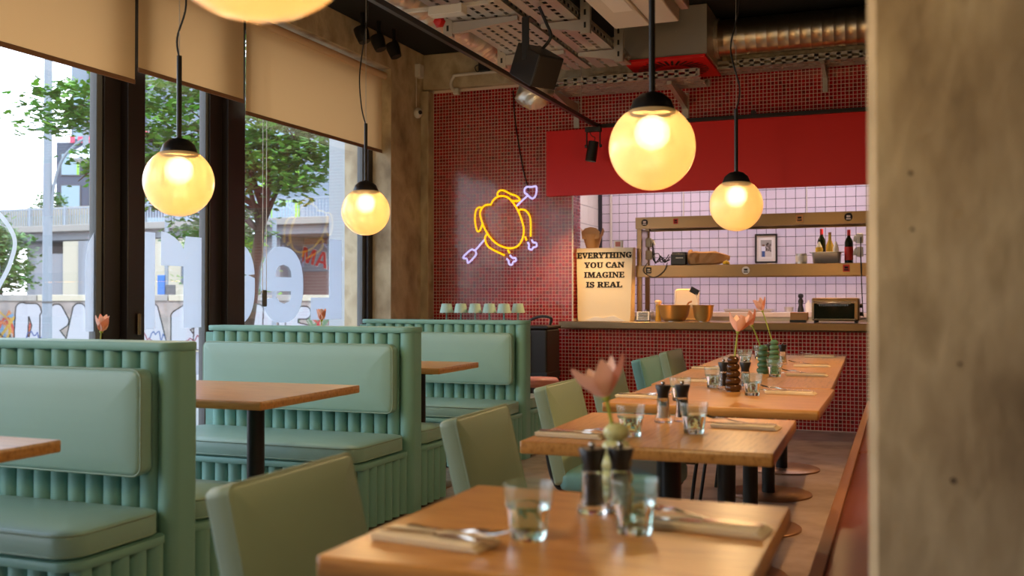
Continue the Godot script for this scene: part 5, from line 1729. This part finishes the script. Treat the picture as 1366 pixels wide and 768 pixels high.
func ceiling_gear() -> void:
	# lighting track
	var o := thing("lighting_track", "long black lighting track hanging below the cable trays", "track", V(-2.6, 2.74, 0))
	part(o, "rail", MB.new().rbox(V(0, 0, -4.2), V(0.036, 0.034, 9.5), 0.004), mats.black_satin)
	part(o, "corner_joint", MB.new().rbox(V(0, 0, -8.93), V(0.06, 0.042, 0.06), 0.006), mats.black_metal)
	part(o, "groove", MB.new().box(V(-0.0185, -0.004, -4.2), V(0.002, 0.008, 9.4)), mats.steel)
	for z in [-1.0, -3.8, -8.42]:
		part(o, "hanger_wire", MB.new().cyl(V(0, 0.015, z), V(0, TOP - 2.74, z), 0.003, 5), mats.steel)
	o = thing("kitchen_track", "black lighting track along the top of the red panel", "track", V(-2.6, 2.74, -8.93))
	part(o, "rail", MB.new().rbox(V(1.78, 0, 0), V(3.48, 0.034, 0.036), 0.004), mats.black_satin)
	for x in [1.4, 3.2]:
		part(o, "wall_arm", MB.new().box(V(x, 0.045, -0.16), V(0.03, 0.018, 0.325)).box(V(x, 0.033, 0), V(0.03, 0.034, 0.03)), mats.black_metal)
	# spotlight at the track's corner
	o = thing("track_spotlight", "black cylindrical spotlight hanging from the track's corner", "spotlight", V(-2.6, 2.72, -8.8))
	part(o, "adaptor", MB.new().rbox(V(0, -0.03, 0), V(0.15, 0.045, 0.05), 0.006), mats.black_metal)
	for s in [-1.0, 1.0]:
		part(o, "yoke", MB.new().box(V(0.062 * s, -0.12, 0), V(0.008, 0.15, 0.022)), mats.black_metal)
		part(o, "yoke_knob", MB.new().cyl(V(0.062 * s, -0.18, 0), V(0.078 * s, -0.18, 0), 0.014, 10), mats.black_metal)
	var bs := Basis(Vector3.BACK, -0.16) * Basis(Vector3.RIGHT, -0.04)
	part(o, "barrel", MB.new().lathe([Vector2(0, 0.06), Vector2(0.0, 0.02), Vector2(0.046, 0.02), Vector2(0.05, -0.16), Vector2(0.044, -0.16), Vector2(0.042, -0.14)], 20, Transform3D(bs, V(0, -0.16, 0))), mats.black_satin)
	part(o, "lamp_lens", MB.new().lathe([Vector2(0, -0.142), Vector2(0.042, -0.142), Vector2(0.042, -0.138), Vector2(0, -0.138)], 16, Transform3D(bs, V(0, -0.16, 0))), glow("spot_glow", C8(255, 220, 170), 4.0))
	part(o, "lead", MB.new().tube(curve([V(-0.03, -0.05, 0.02), V(-0.01, -0.09, 0.03), V(0.02, -0.11, 0.02), V(0.0, -0.15, 0)], 5), 0.004, 5), mats.black_metal)
	spot(o, V(0, -0.16, 0) + bs * V(0, -0.17, 0), bs * Vector3.DOWN, C8(255, 205, 140), 2.6, 44)
	# second track above the long bench, behind the column
	o = thing("bench_track", "short lighting track above the long bench", "track", V(0.3, 2.9, -5.2))
	part(o, "rail", MB.new().rbox(V(0, 0, 0), V(0.036, 0.034, 4.6), 0.004), mats.black_satin)
	for z in [-2.0, 2.0]:
		part(o, "hanger_wire", MB.new().cyl(V(0, 0.015, z), V(0, TOP - 2.9, z), 0.003, 5), mats.steel)
	track_head("spotlight over the far half of the long bench", V(0.3, 2.88, -6.6), V(-0.5, 0.0, -6.1))
	track_head("spotlight over the near half of the long bench", V(0.3, 2.88, -3.9), V(-0.5, 0.0, -4.2))
	# two cable trays along the room and their brackets
	o = thing("cable_tray", "wide perforated steel cable tray under the ceiling", "cable tray", Vector3.ZERO, 0, "perforated cable trays")
	perf_tray(o, "perforated_tray", V(-2.72, 3.13, 0), 0.44, -4.2, -8.3, 0.07)
	var cb := MB.new()
	for k in 5:
		var pts := []
		for i in 12:
			pts.append(V(-2.85 + 0.06 * k + rng.randf_range(-0.012, 0.012), 3.15, -4.3 - 0.34 * i))
		cb.tube(curve(pts, 3), 0.009, 5)
	single("tray_cables", "grey cables lying in the wide cable tray", "cable", cb, mats.frame_grey)
	o = thing("cable_tray", "narrow perforated steel cable tray right of the wide one", "cable tray", Vector3.ZERO, 0, "perforated cable trays")
	perf_tray(o, "perforated_tray", V(-2.27, 3.13, 0), 0.22, -4.2, -8.3, 0.07)
	o = thing("cross_tray", "perforated cable tray crossing in front of the mosaic wall", "cable tray", V(-2.28, 3.04, -8.75), PI / 2, "perforated cable trays")
	perf_tray(o, "perforated_tray", V(0, 0, 0), 0.42, 0.68, -0.72, 0.06)
	o = thing("wall_tray", "cable tray on brackets below the round duct", "cable tray", V(-0.35, 3.18, -9.08), PI / 2, "perforated cable trays")
	perf_tray(o, "perforated_tray", V(0, 0, 0), 0.2, 1.3, -1.2, 0.06)
	for x in [-0.62, 0.5]:
		var w := thing("wall_bracket", "steel bracket carrying the tray on the mosaic wall " + ("near the column" if x < 0 else "behind the column"), "bracket", V(x, 3.17, ZB))
		part(w, "upright", MB.new().rbox(V(0, -0.09, 0.012), V(0.045, 0.22, 0.02), 0.002), mats.galvanised)
		part(w, "arm", MB.new().prism([Vector2(0, -0.08), Vector2(0, 0), Vector2(0.3, 0), Vector2(0.3, -0.02)], -0.015, 0.015, Transform3D(Basis(Vector3.UP, -PI / 2), V(0, 0, 0.02))), mats.galvanised)
	for x in [-2.9, -1.85]:
		var w := thing("wall_bracket", "steel bracket under the cross tray " + ("at the foil duct" if x < -2.5 else "at the red diffuser"), "bracket", V(x, 3.02, ZB))
		part(w, "upright", MB.new().rbox(V(0, -0.1, 0.012), V(0.055, 0.26, 0.02), 0.002), mats.galvanised)
		part(w, "arm", MB.new().prism([Vector2(0, -0.12), Vector2(0, 0), Vector2(0.7, 0), Vector2(0.7, -0.03)], -0.02, 0.02, Transform3D(Basis(Vector3.UP, -PI / 2), V(0, 0, 0.02))), mats.galvanised)
	strut("tray bracket on the left of the wide tray, nearer one", V(-3.01, 3.02, -6.56), 0.5)
	strut("tray bracket on the left of the wide tray, farther one", V(-3.01, 3.02, -7.6), 0.5)
	strut("tray bracket on the right of the narrow tray, nearer one", V(-2.07, 3.02, -6.82), -0.3)
	strut("tray bracket on the right of the narrow tray, farther one", V(-2.07, 3.02, -7.72), -0.3)
	# batten, alarm beacon
	o = thing("batten_light", "unlit pale batten fitting under the wide cable tray", "light", V(-2.74, 3.02, -5.95))
	part(o, "housing", MB.new().rbox(V(0, 0, 0), V(0.24, 0.06, 0.09), 0.006), mats.white_plastic)
	part(o, "carrier_rail", MB.new().rbox(V(-0.04, 0.045, -0.06), V(0.62, 0.025, 0.03), 0.004), mats.white_plastic)
	part(o, "hook", MB.new().tube(curve([V(0.26, 0.05, -0.06), V(0.29, 0.055, -0.06), V(0.3, 0.07, -0.06), V(0.3, 0.085, -0.06)], 4), 0.01, 6), mats.white_plastic)
	single("alarm_beacon", "small red six-sided alarm beacon below the cable tray", "beacon", MB.new().lathe([Vector2(0, 0), Vector2(0.04, 0.0), Vector2(0.045, 0.02), Vector2(0.03, 0.05), Vector2(0, 0.055)], 6, Transform3D(Basis(Vector3.RIGHT, PI * 0.55), V(-2.955, 3.06, -6.3))), mats.red_plastic)
	# foil duct
	var fn := FastNoiseLite.new()
	fn.frequency = 7.0
	fn.fractal_octaves = 3
	var b := MB.new()
	var nz := 110
	var ns := 22
	for i in nz + 1:
		var z := -5.9 - 2.5 * i / nz
		for j in ns + 1:
			var a := TAU * j / ns
			var d := V(cos(a), sin(a), 0)
			var r := 0.11 + 0.024 * fn.get_noise_3d(cos(a) * 0.12, sin(a) * 0.12, z) + 0.005 * sin(z * 90.0)
			b.vert(V(-3.2, 3.25, z) + d * r, d)
	for i in nz:
		for j in ns:
			var f := i * (ns + 1) + j
			b.quad(f, f + 1, f + ns + 2, f + ns + 1)
	smooth(b, nz + 1, ns + 1)
	mat("foil", C8(236, 226, 208), 0.34, 0.85)
	o = thing("foil_duct", "crinkled silver foil duct running beside the lighting track", "duct", Vector3.ZERO)
	part(o, "hose", b, mats.foil)
	b = MB.new()
	for i in 15:
		for j in 25:
			var a := TAU * j / 24
			var e := PI * i / 14
			var d := V(cos(a) * sin(e), cos(e), sin(a) * sin(e))
			b.vert(V(-2.98, 2.93, -8.27) + d * (0.14 + 0.035 * fn.get_noise_3d(d.x * 0.4, d.y * 0.4, d.z * 0.4)) * V(1.15, 0.85, 1.0), d)
	for i in 14:
		for j in 24:
			var f := i * 25 + j
			b.quad(f, f + 1, f + 26, f + 25)
	smooth(b, 15, 25)
	part(o, "crumpled_end", b, mats.foil)
	# loudspeaker
	o = thing("loudspeaker", "black box loudspeaker tilted on a bracket below the trays", "speaker", V(-2.29, 2.72, -6.4))
	bs = Basis(Vector3.UP, 1.0) * Basis(Vector3.RIGHT, 0.5)
	part(o, "cabinet", MB.new().rbox(V(0, 0, 0), V(0.21, 0.22, 0.27), 0.008, bs), mats.black_metal)
	part(o, "grille", MB.new().rbox(bs * V(0.0, 0, 0.137), V(0.195, 0.2, 0.006), 0.003, bs), mats.frame_dark)
	part(o, "bracket", MB.new().rbox(V(-0.04, 0.17, 0.1), V(0.05, 0.28, 0.012), 0.003).rbox(V(-0.03, 0.31, 0.04), V(0.05, 0.012, 0.13), 0.003), mats.black_metal)
	part(o, "cable", MB.new().tube(curve([V(0.02, 0.12, -0.05), V(0.09, 0.2, -0.04), V(0.06, 0.3, -0.02), V(0.02, 0.4, 0.0)], 5), 0.012, 6), mats.black_metal)
	# long pale air unit
	o = thing("air_unit", "long pale metal air unit under the ceiling at the top edge", "air unit", Vector3.ZERO)
	part(o, "left_cover", MB.new().rbox(V(-1.70, 3.11, -4.6), V(0.25, 0.22, 4.2), 0.01), mats.white_plastic)
	part(o, "right_cover", MB.new().rbox(V(-1.475, 3.11, -4.6), V(0.19, 0.2, 4.2), 0.01), mats.white_plastic)
	part(o, "side_flange", MB.new().rbox(V(-1.34, 3.16, -4.6), V(0.06, 0.16, 4.16), 0.01), mats.galvanised)
	part(o, "groove", MB.new().box(V(-1.573, 3.13, -4.6), V(0.012, 0.2, 4.16)), mats.black_metal)
	part(o, "type_plate", MB.new().box(V(-1.66, 2.9985, -6.15), V(0.13, 0.002, 0.3)), mats.paper_white)
	for x in [-1.83, -1.3]:
		part(o, "hanger_rod", MB.new().cyl(V(x, 3.15, -6.4), V(x, TOP, -6.4), 0.008, 6), mats.steel)
	# plenum box with red diffuser and spiral duct
	o = thing("plenum_box", "grey sheet metal plenum box with a red slotted diffuser underneath", "air box", V(-1.86, 3.4, -8.78))
	part(o, "box", MB.new().rbox(V(0, 0, 0), V(0.72, 0.42, 0.76), 0.004), mats.galvanised)
	var df := part(o, "red_diffuser", MB.new().rbox(V(0.0, -0.225, 0.02), V(0.70, 0.025, 0.78), 0.004), mats.panel_red)
	var sl := MB.new()
	for i in 32:
		var a := TAU * i / 32
		sl.box(V(cos(a) * 0.23, -0.2385, 0.02 + sin(a) * 0.26), V(0.15, 0.002, 0.02), Basis(Vector3.UP, -a))
	part(df, "slot", sl, mats.black_metal)
	part(df, "center_disc", MB.new().lathe([Vector2(0, -0.24), Vector2(0.12, -0.24), Vector2(0.12, -0.237)], 24, Transform3D(Basis(), V(0, 0, 0.02))), mats.panel_red)
	for s in [[-0.33, 0.18], [0.33, 0.18], [-0.33, -0.18], [0.33, -0.18], [0.1, 0.0]]:
		part(o, "rivet", MB.new().ball(V(s[0], s[1], 0.381), 0.006, 6), mats.steel)
	o = thing("spiral_duct", "round spiral-seamed metal duct running right from the plenum box", "duct", V(-1.5, 3.425, -8.86))
	b = MB.new()
	var pr := [Vector2(0.0, 0.0)]
	for i in 28:
		pr.append(Vector2(0.155, 0.09 * i))
		pr.append(Vector2(0.155, 0.09 * i + 0.074))
		pr.append(Vector2(0.1575, 0.09 * i + 0.08))
		pr.append(Vector2(0.1575, 0.09 * i + 0.084))
	pr.append(Vector2(0, 2.52))
	b.lathe(pr, 30, Transform3D(Basis(Vector3.BACK, -PI / 2) , Vector3.ZERO))
	mat("duct_metal", C8(196, 184, 164), 0.3, 1.0)
	part(o, "pipe", b, mats.duct_metal)
	part(o, "collar", MB.new().lathe([Vector2(0.155, 0), Vector2(0.172, 0), Vector2(0.172, 0.03), Vector2(0.155, 0.03)], 30, Transform3D(Basis(Vector3.BACK, -PI / 2), Vector3.ZERO)), mats.galvanised)
	# three small black spots, motion sensor with cord, conduit along the beam
	for i in 3:
		o = thing("ceiling_spot", "black ceiling spot by the window wall, %s of the three" % ["nearest", "middle", "farthest"][i], "spotlight", V(-4.32, 3.42, -7.64 - 0.29 * i), 0, "black ceiling spots by the windows")
		part(o, "barrel", MB.new().lathe([Vector2(0, -0.06), Vector2(0.05, -0.06), Vector2(0.062, 0.02), Vector2(0.062, 0.07), Vector2(0, 0.07)], 18, Transform3D(Basis(Vector3.BACK, 0.35), Vector3.ZERO)), mats.black_metal)
		part(o, "bracket", MB.new().box(V(0, 0.13, 0), V(0.02, 0.15, 0.04)), mats.black_metal)
	o = thing("sensor_box", "white box sensor with a hanging eye on the concrete pier", "sensor", V(XW, 3.42, -9.04))
	part(o, "box", MB.new().rbox(V(0.03, 0, 0), V(0.06, 0.13, 0.09), 0.006), mats.white_plastic)
	part(o, "cord", MB.new().cyl(V(0.012, -0.06, 0.03), V(0.012, -0.36, 0.03), 0.004, 6), mats.white_plastic)
	part(o, "eye", MB.new().ball(V(0.03, -0.42, 0.03), 0.045, 14, 1.2), mats.white_plastic)
	part(o, "lens", MB.new().ball(V(0.064, -0.42, 0.05), 0.022, 10), mats.black_satin)
	o = thing("conduit", "pale conduit bending along the concrete beam over the mosaic", "conduit", V(0, 0, ZB + 0.1))
	part(o, "tube", MB.new().tube(curve([V(-4.15, 3.22, 0), V(-4.18, 3.29, 0), V(-4.15, 3.36, 0.0), V(-4.05, 3.38, 0), V(-3.2, 3.38, 0), V(-2.4, 3.38, 0)], 5), 0.016, 8), mats.white_plastic)
	part(o, "clip", MB.new().rbox(V(-4.13, 3.22, -0.02), V(0.06, 0.06, 0.05), 0.005), mats.white_plastic)
	o = thing("junction_device", "black cable device lying on the conduit by the foil duct", "device", V(-3.75, 3.44, ZB + 0.12))
	part(o, "box", MB.new().rbox(V(-0.06, 0, 0), V(0.11, 0.11, 0.07), 0.01), mats.black_metal)
	part(o, "body", MB.new().rbox(V(0.13, -0.01, 0), V(0.28, 0.06, 0.05), 0.01), mats.black_metal)
	part(o, "lead", MB.new().tube(curve([V(-0.11, 0.02, 0), V(-0.16, 0.0, 0), V(-0.14, -0.05, 0), V(-0.1, -0.04, 0)], 4), 0.005, 5), mats.black_metal)

func smooth(b: MB, rows: int, per: int) -> void:
	# normals of a grid from its own faces
	var acc := PackedVector3Array()
	acc.resize(b.v.size())
	for i in range(0, b.ix.size(), 3):
		var p := b.v[b.ix[i]]
		var q := (b.v[b.ix[i + 2]] - p).cross(b.v[b.ix[i + 1]] - p)
		for k in 3:
			acc[b.ix[i + k]] += q
	for r in rows:
		var s := acc[r * per] + acc[r * per + per - 1]
		acc[r * per] = s
		acc[r * per + per - 1] = s
	for i in b.v.size():
		if acc[i].length_squared() > 1e-16:
			b.n[i] = acc[i].normalized()

const LAMP_E := 0.26
func pendant(label: String, c: Vector3, rod: float, sway: Array) -> void:
	var o := thing("pendant_lamp", label, "lamp", c, 0, "opal globe pendant lamps")
	var R := 0.15
	var pr := []
	for i in 25:
		var a := -PI / 2 + (PI - 0.42) * i / 24
		pr.append(Vector2(cos(a) * R, sin(a) * R))
	part(o, "globe", MB.new().lathe(pr, 40), mats.opal)
	part(o, "bulb", MB.new().ball(V(0, 0.055, 0), 0.036, 20), mats.bulb_glow)
	part(o, "bulb_halo_inner", MB.new().ball(V(0, 0.055, 0), 0.048, 20), mats.bulb_halo)
	part(o, "bulb_halo_outer", MB.new().ball(V(0, 0.05, 0), 0.062, 20), mats.bulb_halo)  # both see-through shells are added for a soft glow round the bulb
	part(o, "cap", MB.new().lathe([Vector2(0.08, 0.115), Vector2(0.079, 0.13), Vector2(0.066, 0.162), Vector2(0.04, 0.184), Vector2(0.012, 0.192), Vector2(0, 0.193)], 28), mats.black_satin)
	part(o, "rod", MB.new().cyl(V(0, 0.19, 0), V(0, 0.19 + rod, 0), 0.011, 12), mats.black_satin)
	var y0 := 0.19 + rod
	var pts := [V(0, y0 - 0.01, 0)]
	for s in sway:
		pts.append(V(s[0], y0 + s[1], 0))
	pts.append(V(0, TOP - c.y - 0.03, 0))
	part(o, "cord", MB.new().tube(curve(pts, 6), 0.0045, 6), mats.black_metal)
	part(o, "steel_wire", MB.new().cyl(V(0.0, y0, 0), V(0.0, TOP - c.y - 0.02, 0), 0.0018, 5), mats.steel)
	part(o, "ceiling_rose", MB.new().lathe([Vector2(0, -0.04), Vector2(0.05, -0.04), Vector2(0.055, 0), Vector2(0, 0)], 18, Transform3D(Basis(), V(0, TOP - c.y, 0))), mats.black_metal)
	omni(o, V(0, 0.055, 0), C8(255, 210, 150), LAMP_E, 0.04)

func pendants() -> void:
	var m := glow("opal", C8(255, 226, 178), 0.0)
	m.albedo_color = Color(0.94, 0.835, 0.66, 0.947)
	m.emission = C8(255, 196, 110)
	m.emission_energy_multiplier = 0.1
	m.roughness = 0.3
	m.transparency = BaseMaterial3D.TRANSPARENCY_ALPHA
	m.clearcoat_enabled = true
	m.clearcoat = 0.6
	m.clearcoat_roughness = 0.03
	m = glow("bulb_halo", C8(255, 226, 170), 22.0)  # emission here paints the soft fall-off of light round the bulb
	m.albedo_color = Color(1, 1, 1, 0.3)
	m.roughness = 0.6
	m.transparency = BaseMaterial3D.TRANSPARENCY_ALPHA
	glow("bulb_glow", C8(255, 222, 160), 70.0)
	pendant("big globe lamp nearest the camera, cut off by the top edge", V(-0.769, 1.66, -1.088), 0.36, [[0.02, 0.15], [-0.02, 0.4]])
	pendant("globe lamp hanging over the booth table behind the nearest booth", V(-2.935, 1.662, -3.585), 0.36, [[-0.012, 0.08], [0.035, 0.22], [0.01, 0.42], [-0.02, 0.7]])
	pendant("globe lamp hanging over the booth table before the farthest booth", V(-3.12, 1.70, -5.56), 0.36, [[-0.03, 0.1], [-0.045, 0.3], [-0.01, 0.55], [0.02, 0.8]])
	pendant("globe lamp hanging over the second dining table, before the red panel", V(-0.808, 1.68, -3.453), 0.9, [[0.0, 0.1]])
	pendant("globe lamp hanging over the fifth dining table, before the kitchen shelf", V(-0.88, 1.69, -5.849), 0.36, [[0.02, 0.12], [-0.03, 0.35], [0.02, 0.6], [-0.01, 0.9]])
	pendant("globe lamp over the booth table left outside the picture", V(-2.95, 1.66, -1.6), 0.36, [[0.02, 0.15]])

func neon_sign() -> void:
	var y := glow("neon_yellow", C8(255, 204, 0), 0.85)
	var p := glow("neon_violet", C8(206, 196, 255), 0.75)
	var o := thing("neon_sign", "yellow neon roast chicken pierced by a violet arrow on the mosaic wall", "neon sign", V(-3.65, 1.9, ZB + 0.04))
	var shapes := {
		"body": [-0.126, 0.185, -0.096, 0.232, -0.053, 0.260, -0.002, 0.266, 0.048, 0.253, 0.091, 0.218, 0.134, 0.163, 0.169, 0.102, 0.198, 0.028, 0.219, -0.046, 0.219, -0.112, 0.198, -0.178, 0.162, -0.224, 0.105, -0.247, 0.034, -0.242, -0.053, -0.207, -0.125, -0.145, -0.184, -0.062, -0.220, 0.020, -0.239, 0.088, -0.231, 0.135, -0.198, 0.174, -0.162, 0.185],
		"wing1": [-0.056, 0.271, -0.050, 0.304, -0.017, 0.323, 0.026, 0.314, 0.077, 0.286, 0.134, 0.266, 0.169, 0.242, 0.179, 0.222, 0.162, 0.212, 0.091, 0.214],
		"wing2": [-0.219, 0.158, -0.250, 0.163, -0.279, 0.143, -0.294, 0.089, -0.294, 0.022, -0.279, -0.053, -0.260, -0.077, -0.239, -0.061, -0.220, -0.014, -0.210, 0.013],
		"leg1": [0.162, 0.116, 0.191, 0.128, 0.233, 0.120, 0.269, 0.086, 0.290, 0.032, 0.294, -0.048, 0.293, -0.140],
		"leg1b": [0.236, -0.137, 0.250, -0.175],
		"leg2": [-0.162, -0.103, -0.184, -0.130, -0.184, -0.170, -0.155, -0.225, -0.111, -0.255, -0.053, -0.283, 0.022, -0.317],
		"leg2b": [0.055, -0.264, 0.074, -0.296],
		"bone1": [0.304, -0.167, 0.318, -0.194, 0.349, -0.201, 0.353, -0.234, 0.318, -0.247, 0.304, -0.267, 0.273, -0.253, 0.276, -0.220, 0.262, -0.193],
		"bone2": [0.077, -0.316, 0.105, -0.343, 0.134, -0.344, 0.141, -0.370, 0.112, -0.383, 0.098, -0.410, 0.069, -0.403, 0.062, -0.369, 0.041, -0.349],
		"heart": [0.148, 0.163, 0.205, 0.214, 0.262, 0.265, 0.233, 0.286, 0.231, 0.326, 0.255, 0.345, 0.304, 0.343, 0.349, 0.346, 0.353, 0.295, 0.339, 0.249, 0.311, 0.230, 0.283, 0.245, 0.265, 0.261],
		"tail": [-0.191, -0.157, -0.242, -0.210, -0.294, -0.260, -0.338, -0.255, -0.424, -0.329, -0.382, -0.346, -0.367, -0.386, -0.286, -0.310, -0.291, -0.266],
	}
	for k in shapes:
		var a: Array = shapes[k]
		var pts := []
		for i in range(0, a.size(), 2):
			pts.append(V(a[i], a[i + 1], 0.0))
		var closed: bool = k == "body"
		if closed:
			pts.append(pts[0])
		var violet: bool = k in ["bone1", "bone2", "heart", "tail"]
		var c := curve(pts, 5)
		if closed:
			c.pop_back()
		part(o, "neon_tube_violet" if violet else "neon_tube_yellow", MB.new().tube(c, 0.0098, 8, closed), p if violet else y)
	for s in [[-0.2, 0.18], [0.12, -0.3], [0.15, 0.14], [-0.16, -0.2]]:
		part(o, "standoff", MB.new().cyl(V(s[0], s[1], -0.04), V(s[0], s[1], 0.0), 0.006, 6), mats.clear_glass)
	omni(o, V(0, 0, 0.06), C8(255, 190, 40), 0.012, 0.2)
	part(o, "supply_lead", MB.new().tube(curve([V(0.27, 0.3, -0.02), V(0.2, 0.55, -0.025), V(0.12, 1.0, -0.03), V(0.1, 1.3, -0.03)], 5), 0.006, 5), mats.black_metal)
